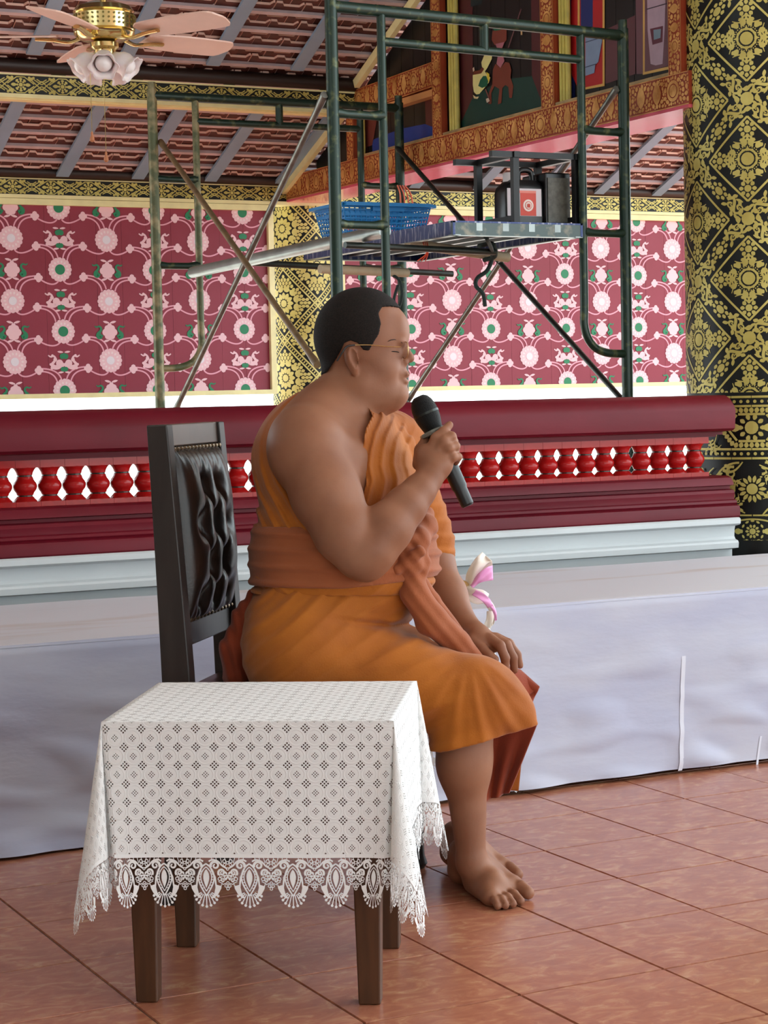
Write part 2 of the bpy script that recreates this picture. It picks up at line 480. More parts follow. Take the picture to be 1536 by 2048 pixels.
def cyl_map(cx, cy, R, a_off=0.0):
    c = np.array([cx, cy]); tocam = nrm(CAM[:2] - c); right = np.array([-tocam[1], tocam[0]])
    if np.dot(right, R_RIGHT[:2]) < 0: right = -right
    def fn(u, v, h):
        a = u/R + a_off; rr = R + .0012 + h
        return np.stack([cx + rr*(np.cos(a)*tocam[0] + np.sin(a)*right[0]), cy + rr*(np.cos(a)*tocam[1] + np.sin(a)*right[1]), v + 0*u], 1)
    return fn

# ---- big round pillar
PCX, PCY, PR = 4.585, 5.945, .280
pillar = thing('pillar', (PCX, PCY, 0), 'thick round black pillar with gold flower diamonds at the end of the balustrade', 'pillar')
sh = MB(); sh.lathe([(PR+.014,0),(PR+.014,.505),(PR+.006,.56),(PR,.60),(PR,4.6)], 96, M=lambda v: v + [PCX, PCY, 0]); sh.build('shaft', M_BLACKLAC, pillar, smooth=True, angle=30)
pitch_u = 2*math.pi*PR/4
zc = [P(1500, 80, 7.06)[2], P(1503, 318, 7.06)[2]]
pitch_v = zc[0] - zc[1]
polys = []
dm = diamond_motif(.150)
for iu in range(4):
    for iv in range(-6, 5):
        for off in (0, .5):
            u = (iu + off)*pitch_u; v = zc[1] + (iv + off)*pitch_v
            polys += moved(dm, u, v)
            polys += moved(flower(0, 0, .024, .046, 8, .85), u, v + pitch_v/2)
Ld = math.hypot(pitch_u/2, pitch_v/2); ang = math.atan2(pitch_v, pitch_u)
bd = [p*[1.0, .66] for p in band_motif(Ld)]
for iu in range(8):
    for iv in range(-12, 10):
        u = (iu + .5)*pitch_u/2; v = zc[1] + pitch_v/2 + (iv + .5)*pitch_v/2
        polys += moved(bd, u, v, ang if (iu + iv) % 2 == 0 else -ang)
zb = 1.083
dmb = decal_mesh([(polys, 0, 0)], cyl_map(PCX, PCY, PR, -.16), clip=(-1, 9, zb, 4.4))
dmb.build('gold_ornament', M_GOLD, pillar, fix=False)
# base bands
bp_ = []
circ = 2*math.pi*PR
def dots(v, n=72):
    o = []
    for k in range(n):
        o.append(disc((k+.5)*circ/n, v, .0062, 8))
    m = 24
    for s in (-.0165, .0165):
        for k in range(m): o += strip(seg((k*circ/m + .001, v+s), ((k+1)*circ/m - .001, v+s), 4), .008)
    return o
bp_ += dots(1.050); bp_ += dots(.862)
n_m = 4; pu = circ/n_m
for k in range(n_m):
    u0 = k*pu; v0 = .956
    hexo = np.array([(-.115,0),(-.065,.062),(.065,.062),(.115,0),(.065,-.062),(-.065,-.062),(-.115,0)])*1.0
    for q in range(6):
        bp_ += moved(strip(seg(hexo[q]*.78 + (hexo[q+1]-hexo[q])*.03, hexo[q+1]*.78 - (hexo[q+1]-hexo[q])*.03, 4), .0085), u0, v0)
        d = hexo[q+1]-hexo[q]; nseg = 7 if q in (1, 4) else 5
        for j in range(nseg):
            c = hexo[q] + d*(j+.5)/nseg; a = math.atan2(c[1], c[0]*.5)
            bp_ += moved([petal(0, 0, a, -.009, .011, .017)], u0 + c[0], v0 + c[1])
    bp_ += moved(flower(0, 0, .024, .05, 10, .7), u0, v0, 0, 1.0)
    for s in (1, -1): bp_.append(petal(u0 + s*.03, v0, 0 if s > 0 else math.pi, .01, .05, .03))
    for sx in (1, -1):
        for sy in (1, -1):
            bp_ += moved(kranok(1.5), u0 + sx*.14, v0 + sy*.045, .6, 1, sx < 0, sy < 0)
            bp_ += moved(kranok(1.2), u0 + sx*.185, v0 + sy*.02, -.6, 1, sx < 0, sy < 0)
            bp_ += moved(kranok(1.0), u0 + sx*.125, v0 + sy*.07, 0, 1, sx < 0, sy < 0)
    v1 = .735
    bp_ += moved(flower(0, 0, .020, .050, 14, .84), u0, v1, 0, 1.0)
    for sx in (1, -1):
        bp_ += moved([petal(0, 0, 0, .06, .10, .045)], u0, v1, 0, 1, sx < 0)
        for sy in (1, -1):
            bp_ += moved(kranok(2.2), u0 + sx*.055, v1 + sy*.075, .2, 1, sx < 0, sy > 0)
            bp_ += moved(kranok(1.6), u0 + sx*.085, v1 + sy*.048, 2.0, 1, sx < 0, sy < 0)
            bp_ += moved(kranok(1.0), u0 + sx*.05, v1 + sy*.03, 1.0, 1, sx < 0, sy < 0)
            t = np.linspace(0, 1, 14)
            bp_ += strip(np.stack([u0 + sx*(.045 + .10*np.sin(t*math.pi/2)), v1 + sy*(.095*np.cos(t*math.pi/2))], 1), .0075)
            bp_ += moved(kranok(1.7), u0 + sx*.165, v1 + sy*.06, 1.3, 1, sx < 0, sy < 0)
    v2 = .582
    bp_ += moved(flower(0, 0, .011, .026, 10, .8), u0, v2); bp_ += moved(flower(0, 0, .028, .042, 12, .8, core=False), u0, v2)
    for sx in (1, -1):
        bp_.append(petal(u0, v2, 0 if sx > 0 else math.pi, .038, .066, .022))
        t = np.linspace(0, 1, 14)
        for sy in (1, -1):
            bp_ += strip(np.stack([u0 + sx*(.115*t), v2 + sy*(.044*np.cos(t*math.pi/2)**.6)], 1), .006)
            for j in range(3):
                bp_ += strip(seg((u0 + sx*(.105 + j*.022), v2 - sy*.04), (u0 + sx*(.165 + j*.022), v2 + sy*.03), 4), .006)
            bp_ += moved(kranok(1.1), u0 + sx*.105, v2 + sy*.036, 0, 1, sx < 0, sy < 0)
    v3 = .528
    for j in range(6):
        bp_ += moved(kranok(.8), u0 + (j-2.5)*pu/6, v3 + .004*(-1)**j, 0, 1, False, j % 2 == 0)
for v in (.640, .548):
    for k in range(20): bp_ += strip(seg((k*circ/20 + .002, v), ((k+1)*circ/20 - .002, v), 4), .006)
decal_mesh([(bp_, .006, 0)], cyl_map(PCX, PCY, PR, -.14)).build('gold_base_bands', M_GOLD, pillar, fix=False)

# ---- far round column
CCX, CCY, CR = 4.465, 9.76, .182
colm = thing('column', (CCX, CCY, 0), 'slim round column with gold lattice and flowers between the two red painted panels', 'column')
sh = MB(); sh.lathe([(CR+.01,0),(CR+.01,.5),(CR,.54),(CR,2.30)], 64, M=lambda v: v + [CCX, CCY, 0]); sh.build('shaft', M_BLACKLAC, colm, smooth=True, angle=30)
M_GOLDPALE = mat('pale_gold_print', (226, 218, 140), .5, metal=.1, var=.25, scale=9, rgb2=(206, 192, 108))
pv = .396; puu = 2*math.pi*CR/3
cell = [disc(0, 0, .0195, 16)]
cell += flower(0, 0, .0195, .060, 12, 1.12, core=False) + flower(0, 0, .051, .092, 12, 1.12, math.pi/12, core=False)
hx, hy = puu/2 - .030, pv/2 - .030
for i in range(-12, 13):
    for j in range(-12, 13):
        x = (i + .5*(j % 2))*.0205; y = j*.0178
        if abs(x)/hx + abs(y)/hy < .97 and math.hypot(x, y) > .086:
            cell.append(petal(x, y, math.atan2(y, x), -.010, .0112, .0182))
polys = []
for iu in range(3):
    for iv in range(-4, 5):
        for off in (0, .5):
            polys += moved(cell, (iu+off)*puu, 1.4 + (iv+off)*pv)
for iu in range(6):
    for iv in range(-8, 9):
        u0, v0 = iu*puu/2, 1.4 + pv/2 + iv*pv/2
        sg = 1 if (iu+iv) % 2 == 0 else -1
        a = np.array([u0, v0 - (0 if sg > 0 else -pv/2)]); b = np.array([u0 + puu/2, v0 + (pv/2 if sg > 0 else 0)])
        d = nrm(b-a); nn = np.array([-d[1], d[0]])
        for s in (-.0125, .0125): polys += strip(seg(a + nn*s, b + nn*s, 9), .008)
        for k in range(18):
            c = a + (b-a)*(k+.5)/18; polys += strip([c - nn*.006, c + nn*.006], .006)
decal_mesh([(polys, 0, 0)], cyl_map(CCX, CCY, CR, math.radians(22))  , clip=(-1, 9, .1, 2.25)).build('gold_ornament', M_GOLDPALE, colm, fix=False)

# ---- painted panels between the columns
M_PINKRED = mat('crimson_board_paint', (136, 24, 50), .5, var=.22, scale=2.2, rgb2=(150, 44, 70), detail=6)
M_PALEPINK = mat('pale_pink_paint', (244, 204, 214), .55)
M_PINKLINE = mat('rose_pink_paint', (236, 168, 188), .55)
M_PETALP = mat('petal_pink_paint', (250, 228, 232), .55)
M_OFFWHITE = mat('off_white_paint', (238, 234, 244), .55)
M_GREENP = mat('green_paint', (22, 132, 88), .5)
YF = 9.6
VP_, HP_ = .3047, .4945
def cr2(pts, n=5):
    pts = np.array(pts, float); q = np.vstack([2*pts[0]-pts[1], pts, 2*pts[-1]-pts[-2]]); out = []
    for k in range(len(pts)-1):
        p0, p1, p2, p3 = q[k:k+4]
        for s_ in np.linspace(0, 1, n, endpoint=False):
            out.append(.5*((2*p1) + (-p0+p2)*s_ + (2*p0-5*p1+4*p2-p3)*s_*s_ + (-p0+3*p1-3*p2+p3)*s_**3))
    out.append(pts[-1]); return np.array(out)
def tapered(pts, w0, w1):
    c = cr2(pts); return strip(c, np.linspace(w0, w1, len(c)))
def cloud_wide():
    wht, grn = [], []
    for sx in (1, -1):
        s = tapered([(.016,-.016),(.034,-.028),(.054,-.028),(.064,-.014),(.052,.002),(.044,.016),(.054,.030),(.068,.026),(.082,.034)], .020, .006)
        s += [disc(.024, -.006, .0185, 14), disc(.054, -.024, .012, 10), disc(.064, -.030, .008, 8), disc(.046, .012, .010, 10), disc(.060, .032, .007, 8), disc(.010, -.014, .012, 10), disc(.040, -.024, .010, 8), disc(.070, -.012, .007, 8)]
        s += [petal(.016, .050, .1, -.012, .018, .010), petal(.016, -.052, -.1, -.012, .018, .010)]
        wht += moved(s, 0, 0, 0, 1, sx < 0)
        grn += moved([disc(.009, .028, .014, 10), disc(.008, -.036, .012, 10), disc(0, .033, .012, 8), disc(0, -.04, .01, 8)], 0, 0, 0, 1, sx < 0)
    return wht, grn
def cloud_tall():
    wht, grn = [], []
    for sx in (1, -1):
        s = [disc(.021, -.004, .019, 12), disc(.012, .016, .016, 12), disc(.012, -.024, .015, 12), disc(.0, .03, .012, 10), disc(0, -.034, .01, 10)]
        s += [petal(.014, .046, .25, -.012, .022, .012), petal(.014, -.046, -.25, -.012, .022, .012)]
        wht += moved(s, 0, 0, 0, 1, sx < 0)
        g = tapered([(.044,-.016),(.052,-.030),(.064,-.026),(.064,-.012),(.050,.002),(.046,.016),(.056,.026),(.070,.022),(.080,.028)], .020, .005)
        grn += moved(g + [disc(.056, -.020, .013, 10)], 0, 0, 0, 1, sx < 0)
    wht.append(disc(0, 0, .02, 10))
    return wht, grn
def medallion(green):
    pet = [disc(.049*math.cos(t), .049*math.sin(t), .0125, 10) for t in np.arange(16)*2*math.pi/16]
    base = [disc(0, 0, .050, 24)]
    inner = flower(0, 0, .027, .047, 14, .62, core=False)
    return base + pet, inner, [disc(0, 0, .026 if green else .021, 20)]
def painted_panel(name, X0, X1, label):
    base = thing(name, ((X0+X1)/2, YF, 1.135), label, 'painted panel', 'painted panels between the columns')
    z0, z1 = 1.142, 2.078
    n = int(round((X1-X0)/.132)); w = (X1-X0)/n
    pm = MB(); pm.box((-w/2+.0005, 0, 0), (w/2-.0005, .02, z1-z0)); pme = pm.mesh('plank', M_PINKRED)
    for k in range(n):
        place('plank', pme, Matrix.Translation((X0+(k+.5)*w, YF + random.uniform(-.0005, .0005), z0)), base)
    pale, rose, off, grn, inn = [], [], [], [], []
    i0 = int((X0-2.805)/HP_*2) - 3; i1 = int((X1-2.805)/HP_*2) + 3
    for i in range(i0, i1):
        x = 2.805 + i*HP_/2; odd = i % 2 != 0
        for j in range(-3, 4):
            z = 1.6085 + j*VP_ + (-VP_/2 if odd else 0)
            jx, jz = RNG.uniform(-.006, .006, 2)
            b, pi_, c = medallion(odd)
            pale += moved(b, x+jx, z+jz); inn += moved(pi_, x+jx, z+jz)
            (grn if odd else off).extend(moved(c, x+jx, z+jz))
            w_, g_ = cloud_wide() if odd else cloud_tall()
            pale += moved(w_, x+jx, z - VP_/2 + jz); grn += moved(g_, x+jx, z - VP_/2 + jz)
            for s in (1, -1):
                kx, kz = x + s*.125 + RNG.uniform(-.008, .008), z + .112 + RNG.uniform(-.006, .006)
                pale += [disc(kx, kz + a, .013, 8) for a in (.011, -.011)] + [disc(kx + a, kz, .012, 8) for a in (.011, -.011)]
                t = np.linspace(0, 1, 12)
                for q, (dx, dz) in enumerate(((.012, .055), (.034, .044))):
                    p0 = np.array([x + s*dx, z + dz]); p1 = np.array([kx - s*.006, kz + (.008 if q == 0 else -.006)]); pc = np.array([p0[0] + s*.012, p1[1]])
                    rose += strip((1-t)[:,None]**2*p0 + 2*(t*(1-t))[:,None]*pc + (t**2)[:,None]*p1, .0075)
                p1 = np.array([kx, kz - .003]); p2 = np.array([x + s*(HP_/2 - .012), z + VP_/2 - .055]); pc1 = np.array([kx + s*.045, kz - .035]); pc2 = np.array([p2[0] - s*.02, p2[1] - .03])
                T = t[:,None]
                rose += strip((1-T)**3*p1 + 3*T*(1-T)**2*pc1 + 3*T*T*(1-T)*pc2 + T**3*p2, .0075)
    fn = lambda u, v, h: np.stack([u, np.full_like(u, YF - .001 - h), v], 1)
    decal_mesh([(rose, .0004, 1), (pale, .0009, 0), (inn, .0014, 4), (grn, .0019, 3), (off, .0020, 2)], fn, clip=(X0, X1, z0, z1)).build('stencil_pattern', [M_PALEPINK, M_PINKLINE, M_OFFWHITE, M_GREENP, M_PETALP], base, fix=False)
    # petal outlines drawn over the medallions
    # frame
    f = MB(); f.box((X0-.03, YF-.025, 2.078), (X1+.03, YF+.02, 2.108)); f.build('frame_top', M_CREAMY, base)
    f = MB(); f.box((X0-.03, YF-.025, 1.118), (X1+.03, YF+.02, 1.142)); f.build('frame_bottom', M_CREAMY, base)
    for xa in (X0-.03, X1):
        f = MB(); f.box((xa, YF-.025, 1.142), (xa+.03, YF+.02, 2.078)); f.build('frame_side', M_CREAMY, base)
    return base
painted_panel('painted_panel', 1.5, 4.180, 'crimson painted panel with pink medallions left of the slim gold column')
painted_panel('painted_panel', 4.62, 8.0, 'crimson painted panel with pink medallions right of the slim gold column')

# ---- lattice beams
def lattice_beam(name, X0, X1, Yv, z0, z1, kind='structure'):
    base = MB(); base.box((X0, Yv, z0), (X1, Yv+.16, z1))
    o = base.build(name, M_BLACKLAC, None, kind=kind)
    h = z1 - z0; zc_ = (z0+z1)/2; p = .1945; polys = []
    n0 = int((X0-2.815)/p) - 1; n1 = int((X1-2.815)/p) + 1
    q = h*.42
    cellp = flower(0, 0, .009, .021, 8, .85) + [petal(0, 0, a, .020, .046, .016) for a in (0, math.pi)] + [petal(0, 0, a, .020, .031, .016) for a in (.8, 1.57, 2.35, -.8, -1.57, -2.35)]
    for sx in (1, -1):
        for sy in (1, -1):
            cellp += strip(np.array([(0, sy*q), (sx*.018, sy*q), (sx*.062, sy*.004)]), .0048)
            cellp += strip(np.array([(sx*.05, -sy*q*.62), (sx*.097, sy*q*.55)]), .0048)
            cellp += strip(np.array([(sx*.062, -sy*q*.72), (sx*.097, -sy*.004)]), .0048)
            cellp += strip(np.array([(sx*.074, -sy*q*.8), (sx*.097, -sy*q*.4)]), .0048)
            cellp += [petal(sx*.048, sy*q*.75, .4 if sx*sy > 0 else 2.7, -.014, .018, .014), disc(sx*.040, sy*q*.9, .007, 8), disc(sx*.06, sy*q*.92, .006, 8)]
    for k in range(n0, n1+1): polys += moved(cellp, 2.815 + k*p, zc_)
    fn = lambda u, v, hh: np.stack([u, np.full_like(u, Yv - .001 - hh), v], 1)
    decal_mesh([(polys, 0, 0)], fn, clip=(X0, X1, z0, z1)).build('gold_ornament', M_GOLD, o, fix=False)
    f = MB(); f.box((X0, Yv-.008, z1), (X1, Yv+.1, z1+.008)); f.build('upper_bead', M_CREAMY, o)
    f = MB(); f.box((X0, Yv-.012, z0-.018), (X1, Yv+.1, z0)); f.build('lower_bead', M_CREAMY, o)
    return o
lattice_beam('trim_1', 1.0, 8.6, 9.585, 2.128, 2.204)
B2Y = 8.745
lattice_beam('trim_2', 1.0, 4.31, B2Y, 2.487, 2.570)
f = MB(); f.box((1.0, B2Y+.005, 2.462), (4.31, B2Y+.07, 2.487)); f.build('trim_3', M_CREAMY, kind='structure')

# ---- tiled roof seen from below
M_RTILE = mat('roof_clay', (98, 48, 40), .6, var=.4, scale=7, rgb2=(64, 38, 35))
M_TEDGE = mat('pale_lit_edge', (244, 208, 194), .6)  # pale tone paints in the daylight caught by the tile edges
M_BATTEN = mat('batten_greyed', (206, 192, 198), .5, var=.2, scale=10)
M_RAFTER = mat('rafter_blue_grey', (140, 172, 200), .5, var=.1, scale=6)
M_DARKWOOD = mat('dark_stained_wood', (46, 30, 26), .45, var=.4, scale=4, stretch=(.2,1,1))
M_SHEETDK = mat('roof_lining', (78, 40, 35), .7, var=.4, scale=9, rgb2=(52, 32, 30))
def roof_plane(y0, z0, sl): return lambda y: z0 + sl*(y0 - y)
TW = .142
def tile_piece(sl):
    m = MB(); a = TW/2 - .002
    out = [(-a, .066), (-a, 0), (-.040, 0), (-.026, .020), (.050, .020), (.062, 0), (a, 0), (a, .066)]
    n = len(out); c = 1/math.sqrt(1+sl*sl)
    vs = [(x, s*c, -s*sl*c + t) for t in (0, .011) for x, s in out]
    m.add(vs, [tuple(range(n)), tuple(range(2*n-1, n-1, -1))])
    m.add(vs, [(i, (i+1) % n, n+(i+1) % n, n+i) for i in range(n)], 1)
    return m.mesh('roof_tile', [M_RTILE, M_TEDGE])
def roof(name, zf, sl, y_lo, y_hi, rows_from, n_rows, xr_tiles, xr, rafter_x, y_raf, kind='structure', rw=.066):
    s = MB()
    y0, y1 = y_lo, y_hi
    s.add([(xr[0], y0, zf(y0)+.036), (xr[1], y0, zf(y0)+.036), (xr[1], y1, zf(y1)+.036), (xr[0], y1, zf(y1)+.036),
           (xr[0], y0, zf(y0)+.12), (xr[1], y0, zf(y0)+.12), (xr[1], y1, zf(y1)+.12), (xr[0], y1, zf(y1)+.12)],
          [(0,1,2,3),(4,5,6,7),(0,1,5,4),(1,2,6,5),(2,3,7,6),(3,0,4,7)])
    root = s.build(name, M_SHEETDK, kind=kind)
    tmsh = tile_piece(sl)
    for r_ in range(n_rows):
        yr = rows_from - r_*.125
        bt = MB(); bt.beam((xr[0], yr, zf(yr)+.004), (xr[1], yr, zf(yr)+.004), .022, .022, up=(0, sl, 1)); bt.build('batten', M_BATTEN, root)
        for c_, (dy, dz) in enumerate(((.044, .022), (.072, .009))):
            ye = yr + dy
            for xa, xb in xr_tiles:
                x = xa + (TW/2 if c_ else 0) + (r_ % 2)*.03
                while x < xb:
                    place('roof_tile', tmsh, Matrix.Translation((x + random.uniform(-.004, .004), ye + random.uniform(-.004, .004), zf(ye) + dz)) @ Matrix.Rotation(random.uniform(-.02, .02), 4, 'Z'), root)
                    x += TW
    for x in rafter_x:
        rf = MB(); rf.beam((x, y_lo, zf(y_lo)-.016), (x, y_raf, zf(y_raf)-.016), rw, .014, up=(0, sl, 1)); rf.build('rafter', M_RAFTER, root)
    return root
SL1, SL2 = .41, .46
z_low = roof_plane(9.6, 2.222, SL1)
low_roof = roof('ceiling_1', z_low, SL1, 8.80, 10.6, 9.455, 6, ((2.25, 4.42), (5.5, 6.85)), (0.8, 8.8), [2.27 + .3955*k for k in range(-3, 16)], 9.56)
lg = MB(); lg.tube([(0.8, 9.575, 2.238), (8.8, 9.575, 2.238)], .030, 14); lg.build('eave_purlin', M_DARKWOOD, low_roof, smooth=True)
z_up = roof_plane(8.72, 2.640, SL2)
up_roof = roof('ceiling_2', z_up, SL2, 5.6, 8.85, 8.665, 8, ((2.1, 4.55),), (0.8, 4.45), [2.225 + .43*k for k in range(-3, 5)], 8.655)
lg = MB(); lg.tube([(0.8, 8.745, 2.612), (4.3, 8.745, 2.612)], .034, 14); lg.build('purlin', M_DARKWOOD, up_roof, smooth=True)
pk = MB()
for a, b in ((2.35, 2.76), (2.83, 3.13), (3.2, 3.6), (3.66, 4.1), (1.6, 2.28)): pk.box((a, 8.735, 2.578), (b, 8.76, 2.583))
M_PINKEDGE = mat('pink_edge_paint', (214, 160, 156), .5)
pk.build('pink_edge', M_PINKEDGE, up_roof)
# hall roof over the rest of the room, unseen, added and shaped to block sky light
M_HALLROOF = mat('hall_ceiling_boards', (214, 216, 216), .7, var=.2, scale=3, stretch=(3,.3,1))
hz = lambda y: z_up(y) + .14
hr = MB()
for ya, yb, za, zb_ in ((8.85, .6, hz(8.85), hz(.6)), (.6, -6.6, hz(.6), hz(.6) - .52*7.2)):
    hr.add([(-7.5, ya, za), (7.2, ya, za), (7.2, yb, zb_), (-7.5, yb, zb_), (-7.5, ya, za+.1), (7.2, ya, za+.1), (7.2, yb, zb_+.1), (-7.5, yb, zb_+.1)],
           [(0,1,2,3),(4,5,6,7),(0,1,5,4),(1,2,6,5),(2,3,7,6),(3,0,4,7)])
hr.build('ceiling_3', M_HALLROOF, kind='structure')

M_CREAMWALL = mat('grey_wall', (120, 118, 112), .8)
wl = MB(); wl.box((-2.9, -4.2, 0), (-2.7, 8.6, 3.4)); wl.build('shade_wall_left', M_CREAMWALL, kind='structure')  # unseen wall, added to darken the left side
wl = MB(); wl.box((-2.7, -4.2, 0), (-1.4, -4.0, 3.4)); wl.build('shade_wall_front', M_CREAMWALL, kind='structure')  # unseen wall, added to hold back light from the front left

# ---- painted gable between column and pillar
GX = 4.292
M_REDBR = mat('red_brown_paint', (160, 64, 38), .4, var=.2, scale=10)
M_GOLDOR = mat('gold_on_red', (228, 172, 100), .42, metal=.2, var=.3, scale=16, rgb2=(184, 122, 58))
M_PINKSOF = mat('pink_gloss_soffit', (222, 96, 118), .22, coat=.3)
M_YELMOULD = mat('yellow_moulding', (204, 190, 90), .4, var=.2, scale=20)
M_BLACKP = mat('black_paint', (15, 14, 16), .35)
gab = thing('gable', (GX+.12, 7.8, 2.13), 'painted gable with red and gold frame running from the slim column to the thick pillar', 'gable')
GB0, GB1 = 2.136, 2.258
def rg_fill(L, h, seed, med=True):
    r = np.random.default_rng(seed); o = []
    cells = {}
    def ok(x, y, rr):
        c = int(x/.06)
        for q in (c-1, c, c+1):
            for a, b, r2 in cells.get(q, ()):
                if (a-x)**2 + (b-y)**2 < (r2+rr)**2: return False
        return True
    def put(x, y, rr): cells.setdefault(int(x/.06), []).append((x, y, rr))
    if med:
        k = 0; x = .1
        while x < L:
            rr = h*.36
            o += ring(x, 0, rr*.68, rr, 18) + [disc(x, 0, rr*.58, 14)] if k % 3 == 0 else [petal(x, 0, math.pi/2, -h*.36, h*.36, h*.5), petal(x, 0, -math.pi/2, -h*.36, h*.36, h*.5)][:1]
            put(x, 0, rr if k % 3 == 0 else h*.30); x += h*.95; k += 1
    for rad in (.011, .0085, .0062, .0045):
        for _ in range(int(L*h/(rad*rad)*2.2)):
            x, y = r.uniform(0, L), r.uniform(-h/2+rad, h/2-rad)
            if ok(x, y, rad*.85):
                put(x, y, rad*.95)
                o.append(disc(x, y, rad*.85, 7, a0=r.uniform(0, 1)) if r.random() < .4 else petal(x, y, r.uniform(0, 6.28), -rad, rad*1.05, rad*1.5))
    return o
def rg_member(nm, a, b, h, seed, X=GX, med=True, depth=.03):
    """a,b = (Y,z) centre line ends"""
    a = np.array(a); b = np.array(b); L = np.linalg.norm(b-a); d = (b-a)/L; nn = np.array([-d[1], d[0]])
    q = [a + nn*h/2, b + nn*h/2, b - nn*h/2, a - nn*h/2]
    m = MB(); vs = [(X, p[0], p[1]) for p in q] + [(X+depth, p[0], p[1]) for p in q]
    m.add(vs, [(0,1,2,3),(7,6,5,4),(0,4,5,1),(1,5,6,2),(2,6,7,3),(3,7,4,0)])
    o = m.build(nm, M_REDBR, gab)
    fn = lambda u, v, hh: np.stack([np.full_like(u, X - .0012 - hh), a[0] + d[0]*u + nn[0]*v, a[1] + d[1]*u + nn[1]*v], 1)
    pol = rg_fill(L, h*.90, seed, med)
    for s in (-1, 1): pol += strip(seg((0, s*h*.48), (L, s*h*.48), 3), h*.028)
    decal_mesh([(pol, 0, 0)], fn, clip=(0, L, -h/2, h/2)).build('gold_print', M_GOLDOR, o, fix=False)
    return o
zm = (GB0+GB1)/2
rg_member('lower_beam', (9.62, zm), (5.98, zm), GB1-GB0, 11)
so = MB(); so.box((GX-.002, 5.98, GB0-.012), (GX+.235, 9.62, GB0)); so.build('soffit', M_PINKSOF, gab)
bk = MB(); bk.box((GX+.03, 5.98, GB0), (GX+.235, 9.62, GB1-.004)); bk.build('beam_core', M_REDBR, gab)
ZT = 3.35
rg_member('post', (7.905, GB1), (7.905, z_up(7.905)-.03), .085, 12)
rg_member('post', (6.955, GB1), (6.955, ZT), .100, 13)
rg_member('post', (6.065, GB1), (6.065, ZT), .080, 14)
rg_member('post', (8.805, GB1), (8.805, 2.47), .075, 15, med=False)
rg_member('upper_beam', (8.80, 2.532), (7.95, 2.542), .112, 16)
for Y0, Y1, za, zb_ in ((7.83, 7.755, GB1, z_up(7.83)-.03), (6.90, 6.83, GB1, ZT), (8.745, 8.70, GB1, 2.47)):
    y = MB(); w = (Y0-Y1)/3
    for k in range(3): y.tube([(GX+.028, Y0-(k+.5)*w, za), (GX+.028, Y0-(k+.5)*w, zb_)], w*.5, 8)
    y.build('moulding', M_YELMOULD, gab, smooth=True)
# boards behind
bw = .121
y = 9.55
while y > 6.0:
    yy = y - bw; zt = min((z_low if y > 8.74 else z_up)(y), ZT) - .03
    if zt > GB1 + .02:
        zt2 = min((z_low if y > 8.74 else z_up)(yy), ZT) - .03
        b = MB(); ya_, yb_ = yy+.0012, y-.0012
        b.add([(xx, q, w) for xx in (GX+.05, GX+.066) for q, w in ((ya_, GB1), (yb_, GB1), (yb_, zt), (ya_, zt2))], [(0,1,2,3),(7,6,5,4),(0,4,5,1),(1,5,6,2),(2,6,7,3),(3,7,4,0)]); b.build('board', M_BLACKP, gab)
    y = yy
# sill moulding under the paintings and inner ledges
M_SILL = mat('pale_gold_sill', (176, 150, 104), .45, var=.3, scale=14)
sl_ = MB(); sl_.box((GX+.004, 6.1, GB1), (GX+.05, 8.70, GB1+.012)); sl_.build('sill', M_SILL, gab)
sl_ = MB(); sl_.box((GX+.004, 7.95, 2.448), (GX+.05, 8.68, 2.478)); sl_.build('ledge', mat('orange_ledge', (212, 150, 92), .45), gab)
# yellow raking strips at the roof line
for ya, yb, zf in ((9.60, 8.80, z_low), (8.70, 7.3, z_up)):
    s = MB(); s.beam((GX-.012, ya, zf(ya)-.040), (GX-.012, yb, zf(yb)-.040), .026, .042, up=(0, .4, 1)); s.build('raking_strip', M_CREAMY, gab)
    s = MB(); s.beam((GX+.006, ya, zf(ya)-.008), (GX+.006, yb, zf(yb)-.008), .03, .03, up=(0, .4, 1)); s.build('raking_board', M_DARKWOOD, gab)
